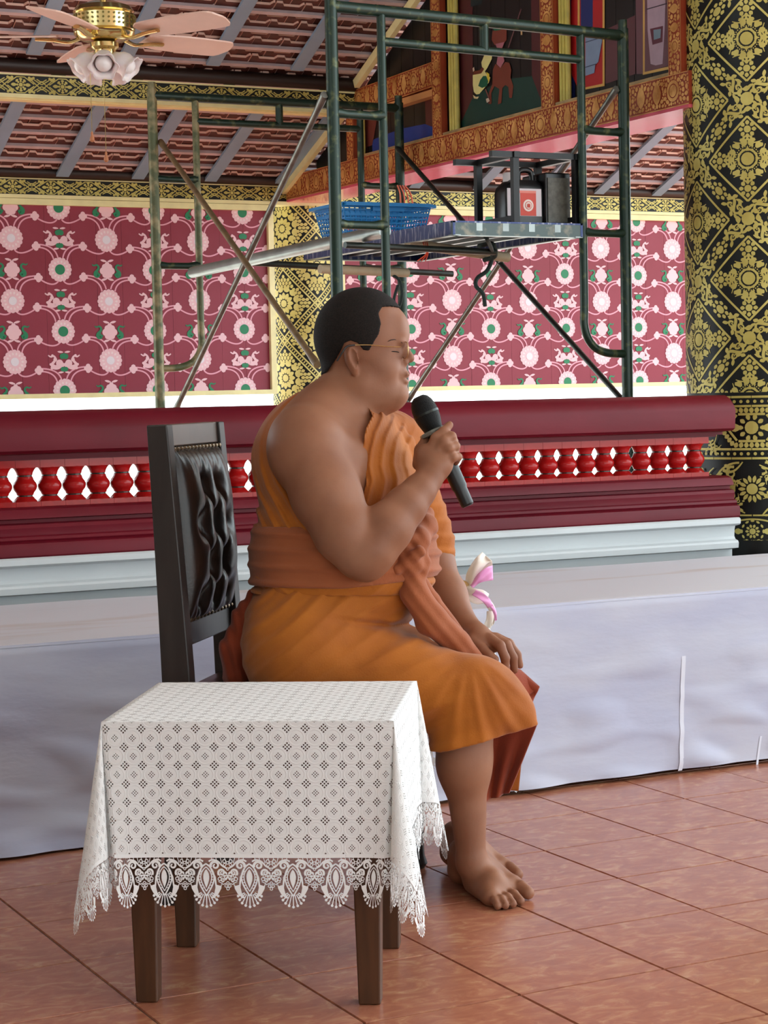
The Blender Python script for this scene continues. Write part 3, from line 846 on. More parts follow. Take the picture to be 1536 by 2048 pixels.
# the paintings
PXP = GX + .049
def paint(nm, shapes, parent=gab):
    """shapes: (rgb, [(px,py)...]) on the board plane"""
    mats, gs = [], []
    for k, (rgb, pts) in enumerate(shapes):
        mats.append(mat('mural_paint', rgb, .4, var=.12, scale=14))
        q = np.array([PX(a, b, PXP)[1:] for a, b in pts]); gs.append(([q], k*.00035, k))
    fn = lambda u, v, h: np.stack([np.full_like(u, PXP - .0006 - h), u, v], 1)
    return decal_mesh(gs, fn).build(nm, mats, parent, fix=False)
paint('mural', [
    ((82, 32, 36), [(912,-80),(945,-80),(946,95),(946,195),(914,262),(912,150)]),
    ((82, 32, 36), [(1062,-80),(1088,-80),(1088,215),(1064,160)]),
    ((14, 58, 52), [(946,195),(1000,160),(1064,152),(1088,215),(1088,215),(1000,240),(914,264)]),
    ((16, 40, 44), [(942,-80),(968,-80),(964,8),(942,14)]),
    ((128, 60, 48), [(986,62),(1014,55),(1014,80),(1004,92),(990,90),(984,80)]),
    ((16, 104, 74), [(986,56),(1004,53),(1002,60),(990,62)]),
    ((176, 108, 122), [(992,88),(1010,84),(1004,100),(1010,122),(1002,136),(994,128),(998,104)]),
    ((122, 56, 42), [(992,128),(1002,136),(1012,124),(1020,126),(1024,140),(1022,155),(1028,172),(1025,196),(1020,196),(1018,174),(1012,170),(1006,176),(1004,206),(997,209),(1000,178),(990,172),(984,186),(984,208),(978,208),(979,186),(986,168),(987,140)]),
    ((230, 224, 150), [(978,103),(986,106),(985,118),(976,136),(971,143),(976,150),(982,155),(979,165),(972,174),(960,188),(954,189),(949,184),(947,170),(947,150),(958,148),(966,140),(964,125),(970,110)]),
    ((226, 204, 60), [(974,144),(980,148),(980,160),(976,170),(974,160),(976,152)]),
    ((14, 92, 66), [(968,152),(974,152),(978,162),(976,172),(966,176),(958,172),(962,160)]),
    ((112, 52, 32), [(949,143),(962,140),(966,134),(970,138),(964,147),(948,150)]),
    ((220, 200, 176), [(947,137),(950,134),(951,141),(948,144)]),
    ((220, 200, 150), [(948,190),(954,194),(960,193),(957,198),(950,197)]),
    ((130, 70, 66), [(972,178),(974,178),(982,198),(980,200)]),
    ((208, 190, 172), [(974,198),(979,196),(982,202),(976,206)]),
    ((208, 170, 120), [(1044,62),(1047,62),(1047,70),(1044,70)]),
    ((120, 78, 80), [(1044,18),(1046,18),(1020,96),(1018,96)]),
])
paint('mural', [
    ((22, 34, 96), [(1132,-80),(1150,-80),(1150,200),(1132,200)]),
    ((176, 22, 30), [(1146,-80),(1208,-80),(1208,168),(1158,180),(1144,150),(1139,120)]),
    ((20, 38, 104), [(1162,-80),(1186,-80),(1186,60),(1162,60)]),
    ((216, 168, 88), [(1156,-80),(1160,-80),(1160,182),(1156,182)]),
    ((216, 168, 88), [(1206,-80),(1210,-80),(1210,172),(1206,168)]),
    ((216, 168, 88), [(1156,182),(1156,178),(1208,167),(1210,172)]),
    ((92, 50, 58), [(1212,60),(1272,30),(1272,148),(1212,168)]),
    ((108, 70, 80), [(1272,-80),(1292,-80),(1292,148),(1274,148)]),
    ((128, 148, 178), [(1172,66),(1190,62),(1200,74),(1206,80),(1198,124),(1192,130),(1190,146),(1172,152)]),
    ((60, 72, 100), [(1172,72),(1190,68),(1190,70),(1172,74)]),
    ((60, 72, 100), [(1172,84),(1198,76),(1198,78),(1172,86)]),
    ((60, 72, 100), [(1172,134),(1194,127),(1194,129),(1172,136)]),
    ((214, 170, 92), [(1288,-80),(1292,-80),(1292,148),(1288,148)]),
    ((214, 170, 92), [(1340,-80),(1344,-80),(1344,136),(1340,136)]),
    ((214, 170, 92), [(1288,150),(1288,145),(1344,132),(1344,138)]),
    ((108, 70, 80), [(1292,-80),(1340,-80),(1340,132),(1292,144)]),
    ((24, 30, 84), [(1345,-80),(1353,-80),(1353,125),(1345,128)]),
    ((176, 150, 166), [(1296,-80),(1336,-80),(1332,60),(1328,128),(1314,131),(1304,128),(1298,60)]),
    ((92, 34, 54), [(1303,58),(1329,52),(1328,84),(1308,90)]),
    ((112, 134, 150), [(1310,60),(1325,58),(1324,76),(1311,80)]),
    ((60, 44, 60), [(1296,18),(1338,6),(1338,8),(1296,20)]),
])
paint('mural', [
    ((96, 40, 40), [(850,195),(872,188),(872,252),(852,256)]),
    ((26, 62, 150), [(745,280),(800,258),(850,248),(872,256),(872,275),(745,312)]),
    ((110, 50, 44), [(726,222),(760,210),(745,290),(722,300)]),
])

# ================================================================ scaffold and what stands on it
M_SCGREEN = mat('chipped_green_paint', (22, 48, 38), .38, var=.5, scale=26, rgb2=(96, 104, 66), detail=8, lo=.56, hi=.72, metal=.2)
M_SCOLD = mat('worn_green_pipe', (88, 96, 66), .42, var=.5, scale=18, rgb2=(150, 140, 104), detail=8, lo=.45, hi=.62, metal=.2)
M_BRACE = mat('galvanised_brace', (126, 132, 128), .35, metal=.6, var=.4, scale=20)
M_BRACEDK = mat('dark_brace', (48, 56, 52), .4, metal=.4, var=.4, scale=14)
M_BAMBOO = mat('pale_bamboo', (186, 170, 142), .6, var=.2, scale=12)
M_RUSTPOLE = mat('rusty_brown_brace', (128, 104, 72), .5, var=.4, scale=20)
U = 6.72
SL_ = P(670, 400, U); SR_ = P(1250, 400, 1.1*U); SFL = P(312, 500, 1.28*U); SFR = P(803, 500, 1.36*U)
def gz(p, z): return np.array([p[0], p[1], z])
def at_leg(p, ypx):
    """height on the upright at p that shows at photo row ypx"""
    lo, hi = 0.0, 4.0
    for _ in range(40):
        m = (lo+hi)/2; c = CM.T @ (gz(p, m) - CAM); y = CY - FPX*c[1]/c[2]
        if y > ypx: lo = m
        else: hi = m
    return (lo+hi)/2
scaf = thing('scaffold', ((SL_[0]+SR_[0]+SFL[0]+SFR[0])/4, 7.2, 0), 'green tubular scaffold of two frames joined by crossed braces behind the balustrade', 'scaffold')
ztop = at_leg(SR_, 47)
def curve(pts, n=40):
    pts = np.array(pts, float); t = np.linspace(0, 1, len(pts)); tt = np.linspace(0, 1, n)
    # Catmull-Rom
    q = np.vstack([2*pts[0]-pts[1], pts, 2*pts[-1]-pts[-2]]); out = []
    for k in range(len(pts)-1):
        p0, p1, p2, p3 = q[k:k+4]
        for s in np.linspace(0, 1, max(3, n//(len(pts)-1)), endpoint=False):
            out.append(.5*((2*p1) + (-p0+p2)*s + (2*p0-5*p1+4*p2-p3)*s*s + (-p0+3*p1-3*p2+p3)*s**3))
    out.append(pts[-1]); return np.array(out)
def frame(A, B, m1, m2, r=.0215, ri=.0155, low_z=at_leg(SR_, 708), extra=True):
    A = np.array(A); B = np.array(B); d = B[:2]-A[:2]; L = np.linalg.norm(d); d = np.array([*(d/L), 0])
    fr = place('end_frame', None, Matrix.Identity(4), scaf); WORLD[fr.name] = Matrix.Identity(4)
    fr.empty_display_size = .1
    zt = ztop
    for p in (A, B):
        m = MB(); m.tube([gz(p, 0.0), gz(p, zt - .02)], r, 16); m.tube([gz(p, zt-.02), gz(p, zt+.012)], r*.8, 16); m.build('upright', m1 if p is A else m2, fr, smooth=True)
    m = MB(); m.tube([gz(A, zt-.045), gz(B, zt-.045)], r*.95, 16); m.build('top_bar', m2, fr, smooth=True)
    ia = A + d*.20; ib = B - d*.20; zb = zt - .148
    m = MB(); m.tube([gz(ia, zb), gz(ib, zb)], ri, 12); m.build('second_bar', m2, fr, smooth=True)
    mid = (A+B)/2
    m = MB(); m.tube([gz(mid, zb), gz(mid, zt-.05)], ri*1.1, 12); m.build('stub', m2, fr, smooth=True)
    for p, q, s in ((A, ia, 1), (B, ib, -1)):
        pts = [gz(q, zt-.05), gz(q, zt-.5), gz(q, low_z+.22), gz(q, low_z+.10), gz(q - d*s*.035, low_z+.035), gz(q - d*s*.10, low_z+.006), gz(p, low_z)]
        m = MB(); m.tube(curve(pts, 42), ri, 12); m.build('inner_leg', m1 if p is A else m2, fr, smooth=True)
        for zz in (at_leg(SR_, 264), at_leg(SR_, 466)):
            m = MB(); m.tube([gz(p, zz), gz(p + d*s*.05, zz-.004), gz(p + d*s*.15, zz-.004), gz(q, zz)], [ri*1.25, ri*.95, ri*.95, ri*1.25], 12); m.build('rung', m2, fr, smooth=True)
    return fr
frame(SL_, SR_, M_SCGREEN, M_SCGREEN)
frame(SFL, SFR, M_SCOLD, M_SCGREEN, )
# cross braces, each a long thin pipe flattened at the bolts
def brace(a, b, m, r=.0115):
    q = MB(); q.tube([a, a+(b-a)*.02, a+(b-a)*.035, b-(b-a)*.035, b-(b-a)*.02, b], [r*1.2, r*1.2, r, r, r*1.2, r*1.2], 10); return q.build('cross_brace', m, scaf, smooth=True)
_o = np.array([-.03, 0, 0])
a1 = gz(SL_, at_leg(SL_, 190)) + _o; b1 = gz(SFL, at_leg(SFL, 812)) + [.07, 0, -.02]
brace(a1, b1, M_BRACE)
a2 = gz(SFL, at_leg(SFL, 283)) + [.035, 0, 0]; b2 = gz(SL_, at_leg(SL_, 700)) + _o + [-.05, 0, -.05]
brace(a2, b2, M_RUSTPOLE)
a3 = gz(SR_, at_leg(SR_, 178)) + [-.03, 0, 0]; b3 = gz(SFR, at_leg(SFR, 800)) + [.02, 0, 0]
brace(a3, b3, M_BRACE)
a4 = gz(SFR, at_leg(SFR, 296)) + [-.01, 0, 0]; b4 = gz(SR_, at_leg(SR_, 812)) + [.0, 0, 0]
brace(a4, b4, M_BRACEDK)
# carrying pipes: two along the deck, two across
zd_f = at_leg(SL_, 478)
M_PIPE = mat('pale_steel_pipe', (150, 158, 156), .3, metal=.5, var=.3, scale=10)
def pipe(nm, a, b, r, m): q = MB(); q.tube([a, b], r, 14); return q.build(nm, m, scaf, smooth=True)
d_lr = nrm(SR_-SL_)*[1,1,0]
pipe('ledger_pipe', P(385, 545, 8.55), P(770, 462, 6.95), .024, M_PIPE)
pipe('ledger_pipe', P(500, 525, 8.5), P(905, 548, 8.9), .014, M_BRACEDK)
pipe('ledger_pipe', P(690, 490, 7.05), P(990, 504, 7.45), .012, M_BRACEDK)
pipe('bamboo_pole', P(815, 487, 7.35), P(1016, 515, 7.62), .019, M_BAMBOO)
pipe('bamboo_pole', P(640, 538, 7.5), P(815, 546, 7.75), .017, M_BAMBOO)

# two blue steel decks: shallow trays with cross ribs
M_DECK = mat('scratched_blue_deck', (40, 56, 104), .35, var=.6, scale=24, rgb2=(150, 152, 170), detail=9, lo=.52, hi=.68, stretch=(3, 3, .5), metal=.3)
M_DECKEDGE = mat('worn_grey_deck_edge', (70, 92, 92), .4, var=.5, scale=22, rgb2=(140, 140, 124), detail=8, lo=.5, hi=.66)
def deck(corners, label, th=.05):
    c = [np.array(q) for q in corners]                 # near-left, near-right, far-right, far-left (top face)
    cen = sum(c)/4
    t = thing('scaffold_deck', cen, label, 'scaffold deck')
    m = MB(); dn = np.array([0,0,-.006])
    m.add([*c, *[q+dn for q in c]], [(0,1,2,3),(7,6,5,4),(0,4,5,1),(1,5,6,2),(2,6,7,3),(3,7,4,0)]); m.build('deck_plate', M_DECK, t)
    for k in range(4):
        a, b = c[k], c[(k+1) % 4]; inn = nrm(cen - (a+b)/2)*.006
        e = MB(); e.beam(a + [0,0,-th/2] + inn, b + [0,0,-th/2] + inn, .010, th); e.build('side_rail', M_DECKEDGE if k in (0,) else M_DECK, t)
        e = MB(); e.beam(a + [0,0,-th] + inn*3, b + [0,0,-th] + inn*3, .030, .004); e.build('rail_lip', M_PIPE, t)
    for f in (.2, .4, .6, .8):
        a = c[0] + (c[1]-c[0])*f; b = c[3] + (c[2]-c[3])*f
        e = MB(); e.beam(a + [0,0,-.02], b + [0,0,-.02], .025, .028); e.build('rib', M_PIPE, t)
    return t
D0 = P(905, 441, 7.02); zdk = D0[2]
D1 = PY(1166, 447, D0[1]); D1[2] = zdk
_L = 0.3
while (lambda c: CX + FPX*c[0]/c[2])(CM.T @ (D0 + [0, _L, 0] - CAM)) > 607: _L += .01
deckA = deck([D0, D1, D1 + [0, _L, 0], D0 + [0, _L, 0]], 'scratched blue steel deck laid across the scaffold pipes')
def deck_pt(u, v, h=0.0):                          # u across, v along the deck from the near edge
    return D0 + (D1-D0)*u + np.array([0, _L*v, h])

# ---- square-tube stool frame, jerrycan and panel on the near end of the deck
M_BLKSTEEL = mat('black_steel', (26, 28, 30), .4, metal=.3, var=.3, scale=20)
M_BLKPLAST = mat('black_plastic', (16, 17, 20), .32)
M_LABELW = mat('label_white', (208, 200, 206), .5)
M_LABELR = mat('label_red', (206, 66, 48), .5)
M_GREYPANEL = mat('speckled_grey_panel', (92, 92, 84), .5, var=.4, scale=60, bump=.1, bscale=120)
DY = D0[1]
def dpt(x, y, Y): return PY(x, y, Y)
st = thing('stool_frame', dpt(1020, 437, DY+.15), 'black square-tube stool frame without a seat on the scaffold deck', 'stool')
T_ = .024
zs_top = dpt(1000, 312, DY+.10)[2]
legs = {}
xl, xr_ = dpt(1030, 380, DY+.05)[0], dpt(1152, 380, DY+.05)[0]
ynr, yfr = DY+.05, DY+.32
for nm, (x, y) in dict(a=(xl, ynr), b=(xr_, ynr), c=(xl, yfr), d=(xr_, yfr)).items():
    m = MB(); m.beam((x, y, zdk), (x, y, zs_top), T_, T_, up=(0,1,0)); m.build('leg', M_BLKSTEEL, st)
for a, b in (((xl-.10, ynr), (xr_+.015, ynr)), ((xl-.10, yfr), (xr_+.015, yfr)), ((xl, ynr-.02), (xl, yfr+.02)), ((xr_, ynr-.02), (xr_, yfr+.02))):
    m = MB(); m.beam((*a, zs_top), (*b, zs_top), T_, T_*.9); m.build('top_tube', M_BLKSTEEL, st)
for a, b in (((xl, ynr), (xl, yfr)), ((xr_, ynr), (xr_, yfr))):
    m = MB(); m.beam((*a, zdk+.02), (*b, zdk+.02), T_*.8, T_*.8); m.build('stretcher', M_BLKSTEEL, st)
jy = DY + .17
j0, j1 = dpt(1000, 437, jy), dpt(1082, 437, jy); zj = dpt(1040, 362, jy)[2]
jc = thing('jerrycan', ((j0[0]+j1[0])/2, jy, zdk), 'black plastic jerrycan with a red and white label under the stool frame', 'jerrycan')
m = MB(); x0, x1 = j0[0], j1[0]; hh = zj - zdk; dpth = .11
sec = [(0, 1.0), (.02, 1.02), (hh*.72, 1.02), (hh*.84, .96), (hh*.93, .80), (hh, .66)]
vs, fs = [], []; cxj = (x0+x1)/2; wj = (x1-x0)/2
for zz, sc in sec:
    for q in range(20):
        an = 2*math.pi*q/20; cx_, sy_ = math.cos(an), math.sin(an)
        e = .35
        vs.append((cxj + wj*sc*math.copysign(abs(cx_)**e, cx_), jy + dpth/2*sc*math.copysign(abs(sy_)**e, sy_), zdk + zz))
for i in range(len(sec)-1):
    for q in range(20): fs.append((i*20+q, i*20+(q+1) % 20, (i+1)*20+(q+1) % 20, (i+1)*20+q))
fs += [tuple(range(19,-1,-1)), tuple(range(100, 120))]
m.add(vs, fs); m.build('body', M_BLKPLAST, jc, smooth=True, angle=50)
m = MB(); m.tube(curve([(cxj-wj*.1, jy, zdk+hh*.94), (cxj-wj*.05, jy, zdk+hh+.035), (cxj+wj*.5, jy, zdk+hh+.035), (cxj+wj*.62, jy, zdk+hh*.9)], 20), .011, 10); m.build('handle', M_BLKPLAST, jc, smooth=True)
m = MB(); m.lathe([(.022,0),(.022,.028),(.018,.034)], 20, M=lambda v: v + [cxj-wj*.55, jy, zdk+hh*.97]); m.build('cap', mat('white_cap', (214, 208, 210), .4), jc, smooth=True, angle=40)
yl = jy - dpth/2*1.02 - .0012
def lab(nm, xa, ya, xb, yb, mt, off, par):
    a, b = dpt(xa, ya, yl), dpt(xb, yb, yl); m = MB(); m.box((a[0], yl-off-.001, b[2]), (b[0], yl-off, a[2])); return m.build(nm, mt, par)
lb = lab('label', 1014, 376, 1083, 433, M_LABELW, 0, jc)
lab('label_red_field', 1040, 383, 1072, 432, M_LABELR, .0012, lb)
lab('label_headline', 1038, 381, 1071, 387, mat('label_pale_red', (226, 130, 116), .5), .0026, lb)
cc = dpt(1056, 411, yl); m = MB()
M_LABELCR = mat('label_cream', (236, 222, 214), .5)
for r0, r1, mi in ((.0, .022, 0), (.0, .015, 1), (0, .0125, 0)):
    m.add([(cc[0] + r1*math.cos(t), yl - .003 - .0006*(len(m.v)), cc[2] + r1*math.sin(t)) for t in np.arange(24)*2*math.pi/24], [tuple(range(24))], mi)
for dx_ in (-.003, .003):
    m.add([(cc[0] + dx_ + a*.0035, yl - .006, cc[2] + b*.008) for a, b in ((-1,-1),(1,-1),(1.1,.3),(0,1),(-1.1,.3))], [(0,1,2,3,4)], 1)
m.build('label_emblem', [M_LABELCR, M_LABELR], lb, fix=False)
gp0, gp1 = dpt(1092, 437, DY+.10), dpt(1142, 437, DY+.10); zt_ = dpt(1110, 345, DY+.10)[2]
gp = MB(); gp.box((gp0[0], DY+.10, zdk+.001), (gp1[0], DY+.27, zt_)); gpo = gp.build('speaker_box', M_BLKPLAST, None, bevel=.006)
tag(gpo, 'black box with a speckled grey front beside the jerrycan under the stool frame', 'box')
gp = MB(); gp.box((gp0[0]+.008, DY+.096, zdk+.012), (gp1[0]-.008, DY+.10, zt_-.02)); gp.build('front_panel', M_GREYPANEL, gpo)

# ---- blue basket
M_BLUEPL = mat('blue_plastic', (26, 130, 200), .35)
by = DY + _L*.80
b0, b1 = PY(660, 490, by), PY(822, 490, by)
bt0, bt1 = PY(648, 418, by), PY(834, 420, by)
hb = (bt0[2]+bt1[2])/2 - zdk
bk_c = np.array([(b0[0]+b1[0])/2 + .01, by, zdk]); wb, wt = .165, .195; db, dt = .11, .135
bs = thing('basket', bk_c, 'blue plastic basket with a grid of square holes on the scaffold deck', 'basket')
def bpt(side, u, v):
    w = wb + (wt-wb)*v; d = db + (dt-db)*v; z = zdk + .004 + hb*v
    if side == 0: return (bk_c[0] - w + 2*w*u, by - d, z)
    if side == 1: return (bk_c[0] + w, by - d + 2*d*u, z)
    if side == 2: return (bk_c[0] + w - 2*w*u, by + d, z)
    return (bk_c[0] - w, by + d - 2*d*u, z)
for side, n in ((0, 16), (1, 11), (2, 16), (3, 11)):
    m = MB(); nv = 8
    for i in range(n+1):
        u = i/n; m.beam(bpt(side, u, 0), bpt(side, u, 1), .0055, .004, up=(0,1,0) if side % 2 == 0 else (1,0,0))
    for j in range(nv+1):
        v = j/nv; hgt = .022 if j in (0, nv) else (.006 if j != 6 else .014)
        m.beam(bpt(side, 0, v), bpt(side, 1, v), .004, hgt)
    m.build('side_wall', M_BLUEPL, bs)
m = MB(); m.box((bk_c[0]-wb, by-db, zdk+.001), (bk_c[0]+wb, by+db, zdk+.006)); m.build('bottom', M_BLUEPL, bs)
m = MB()
for k in range(4):
    a, b = np.array(bpt(k, 0, 1)), np.array(bpt(k, 1, 1)); o = nrm((a+b)/2 - [bk_c[0], by, a[2]])*.012
    m.beam(a+o, b+o, .03, .012)
m.build('rim', M_BLUEPL, bs)
for s in (-1, 1):
    m = MB(); m.box((bk_c[0]-.07, by + s*(dt+.004) - .006, zdk+hb-.02), (bk_c[0]+.07, by + s*(dt+.004) + .006, zdk+hb+.014)); m.build('grip', M_BLUEPL, bs)

# ---- ropes and ties on the scaffold
M_ROPEDK = mat('dark_green_rope', (34, 52, 50), .8, bump=.4, bscale=200)
M_STRING = mat('orange_string', (232, 92, 60), .7)
rp = MB(); rp.tube(curve([P(962, 462, 7.25), P(975, 480, 7.22), P(985, 510, 7.5), P(975, 540, 7.52), P(955, 556, 7.52), P(952, 572, 7.5), P(966, 588, 7.5), P(970, 612, 7.52)], 50), .008, 8)
rp.tube(curve([P(958, 492, 7.55), P(985, 488, 7.45), P(990, 512, 7.5), P(968, 520, 7.55)], 20), .009, 8)
o = rp.build('rope', M_ROPEDK, None, smooth=True); tag(o, 'dark rope knotted round the bamboo pole under the scaffold deck', 'rope')
rp = MB(); rp.tube(curve([P(775, 545, 7.7), P(798, 560, 7.7), P(804, 590, 7.7), P(797, 615, 7.7), P(788, 600, 7.71), P(796, 570, 7.71)], 40), .006, 8)
o = rp.build('rope', M_ROPEDK, None, smooth=True); tag(o, 'thin dark cord looped from the scaffold beside the far upright', 'rope')
rp = MB()
for k in range(3): rp.tube(curve([P(846+k*4, 484, 7.34), P(850+k*3, 495, 7.30), P(852+k*2, 508, 7.36), P(835+k*8, 522, 7.4)], 16), .0022, 6)
o = rp.build('string', M_STRING, None, smooth=True); tag(o, 'orange string tied round the bamboo pole', 'string')
M_RAG = mat('salmon_cloth_strip', (236, 140, 116), .8)
rp = MB()
for k in range(4): rp.tube(curve([gz(SFR, at_leg(SFR, 372)) + [-.03 + .012*k, -.03, 0], gz(SFR, at_leg(SFR, 388)) + [-.02 + .018*k, -.035, 0], gz(SFR, at_leg(SFR, 408 + 3*k)) + [-.015 + .022*k, -.03, 0]], 12), .007, 6, flat=.4)
o = rp.build('cloth_strip', M_RAG, None, smooth=True); tag(o, 'salmon cloth strip tied to the far scaffold upright', 'cloth strip')

# ================================================================ ceiling fan
M_BRASS = mat('polished_brass', (224, 202, 140), .16, metal=.95)
M_BLADE = mat('pale_pink_wood_blade', (238, 200, 184), .4, var=.1, scale=6)
M_FROST = mat('frosted_white_glass', (246, 238, 240), .35, sss=.2)
M_BULB = mat('white_bulb', (250, 248, 250), .2)
M_WOODPULL = mat('wooden_pull', (186, 120, 80), .5)
FC = P(208, 48, 7.2); fz = FC[2]
fan = thing('ceiling_fan', (FC[0], FC[1], fz-.2), 'brass ceiling fan with pale blades and a cluster of white glass lamps', 'ceiling fan')
T = lambda v: v + [FC[0], FC[1], fz]
m = MB(); m.lathe([(.03,-.062),(.085,-.058),(.104,-.046),(.111,-.034),(.104,-.030),(.112,-.024),(.113,.030),(.106,.036),(.112,.042),(.100,.060),(.05,.078),(.02,.085)], 48, M=T); m.build('motor_housing', M_BRASS, fan, smooth=True, angle=35)
m = MB()
for k in range(36):
    an = 2*math.pi*k/36
    for zz in (-.010, .006, .022): m.lathe([(.0042,-.004),(.0042,.004)], 6, M=lambda v, an=an, zz=zz: v @ np.array([[0,0,1],[0,1,0],[1,0,0]]) @ np.array([[math.cos(an), math.sin(an), 0],[-math.sin(an), math.cos(an), 0],[0,0,1]]) + [FC[0] + .112*math.cos(an), FC[1] + .112*math.sin(an), fz+zz])
m.build('vent_band', M_GOLDDK, fan)
m = MB(); m.tube([(FC[0], FC[1], fz+.08), (FC[0], FC[1], z_up(FC[1])-.005)], .013, 14); m.build('downrod', M_BRASS, fan, smooth=True)
m = MB(); m.lathe([(.012,-.07),(.05,-.05),(.06,-.01),(.06,0)], 24, M=lambda v: v + [FC[0], FC[1], z_up(FC[1])+.02]); m.build('canopy', M_BRASS, fan, smooth=True)
m = MB(); m.lathe([(.012,-.165),(.030,-.150),(.042,-.120),(.040,-.095),(.052,-.085),(.052,-.070),(.035,-.060)], 28, M=T); m.build('light_fitter', M_BRASS, fan, smooth=True, angle=40)
fr_, ff_ = nrm([R_RIGHT[0], R_RIGHT[1], 0]), nrm([R_FWD[0], R_FWD[1], 0])
for an in (-33, 39, 111, 183, 255):
    a = math.radians(an); d = fr_*math.cos(a) + ff_*math.sin(a); sd = np.cross([0,0,1], d)
    m = MB(); tilt = -.20
    def bl(u, v):
        r_ = .17 + .38*u; w = .058 + .016*np.sin(u*2.6); w = np.where(u > .9, w*np.sqrt(np.clip(1 - ((u-.9)/.1)**2, .02, 1)), w)
        w = np.where(u < .06, w*(.7 + 5*u), w)
        o = (v-.5)*2*w
        return np.array([FC[0], FC[1], fz-.045]) + np.outer(r_, d) + np.outer(o, sd) + np.outer(o*tilt, [0,0,1.0])
    m.grid(bl, 30, 7)
    n0 = m.n; f0 = list(m.f); top = m.v[0] + [0, 0, .006]
    m.v.append(top); m.n += len(top); m.f += [[i+n0 for i in f] for f in f0]; m.m += [0]*len(f0)
    nu, nv = 30, 7
    bd_ = [i*nv for i in range(nu)] + [(nu-1)*nv + j for j in range(1, nv)] + [i*nv + nv-1 for i in range(nu-2, -1, -1)] + [j for j in range(nv-2, 0, -1)]
    for i in range(len(bd_)): p_, q_ = bd_[i], bd_[(i+1) % len(bd_)]; m.f.append([p_, q_, q_+n0, p_+n0]); m.m.append(0)
    blade = m.build('blade', M_BLADE, fan)
    m = MB(); c0 = np.array([FC[0], FC[1], fz-.052])
    m.tube(curve([c0 + d*.09, c0 + d*.13 + [0,0,-.012], c0 + d*.19 + [0,0,-.004], c0 + d*.25 + [0,0,.0]], 16), .014, 10, flat=.5)
    m.build('blade_arm', M_BRASS, blade, smooth=True)
for k in range(5):
    a = 2*math.pi*k/5 + .55; d = np.array([math.cos(a), math.sin(a), 0]); axis = nrm(d*.80 + np.array([0,0,-.62])); c0 = np.array([FC[0], FC[1], fz-.115]) + d*.032
    e1_ = nrm(np.cross(axis, [0,0,1])); e2_ = np.cross(axis, e1_)
    m = MB(); seg_ = 30; vs = []; fs = []
    prf = [(.016,0),(.022,.012),(.036,.03),(.042,.05),(.040,.066),(.043,.080),(.053,.092)]
    for i, (r_, s_) in enumerate(prf):
        for q in range(seg_):
            t = 2*math.pi*q/seg_; rr = r_*(1 + (.10 if i == len(prf)-1 else .04*(i >= 4))*math.cos(6*t))
            vs.append(c0 + axis*s_ + e1_*rr*math.cos(t) + e2_*rr*math.sin(t))
    for i in range(len(prf)-1):
        for q in range(seg_): fs.append((i*seg_+q, i*seg_+(q+1) % seg_, (i+1)*seg_+(q+1) % seg_, (i+1)*seg_+q))
    m.add(vs, fs); shd = m.build('lamp_shade', M_FROST, fan, smooth=True, angle=80)
    sm_ = shd.modifiers.new('thick', 'SOLIDIFY'); sm_.thickness = .003
    m = MB(); m.lathe([(.001,-.03),(.016,-.028),(.026,-.018),(.032,0),(.028,.016),(.018,.027),(.001,.032)], 18, M=lambda v: (c0 + axis*.064) + np.outer(v[:,2], axis) + np.outer(v[:,0], e1_) + np.outer(v[:,1], e2_)); m.build('bulb', M_BULB, shd, smooth=True)
for (xa, ya, xb, yb) in ((180, 130, 183, 262), (207, 130, 207, 302)):
    a, b = P(xa, ya, 7.17), P(xb, yb, 7.17); b = gz(a, b[2])
    m = MB(); m.tube([a, b], .0012, 6); ch = m.build('pull_chain', M_BRASS, fan)
    m = MB(); m.lathe([(.002,.0),(.005,-.006),(.004,-.012),(.0085,-.024),(.009,-.032),(.004,-.038)], 14, M=lambda v: v + b); m.build('pull', M_WOODPULL, ch, smooth=True)

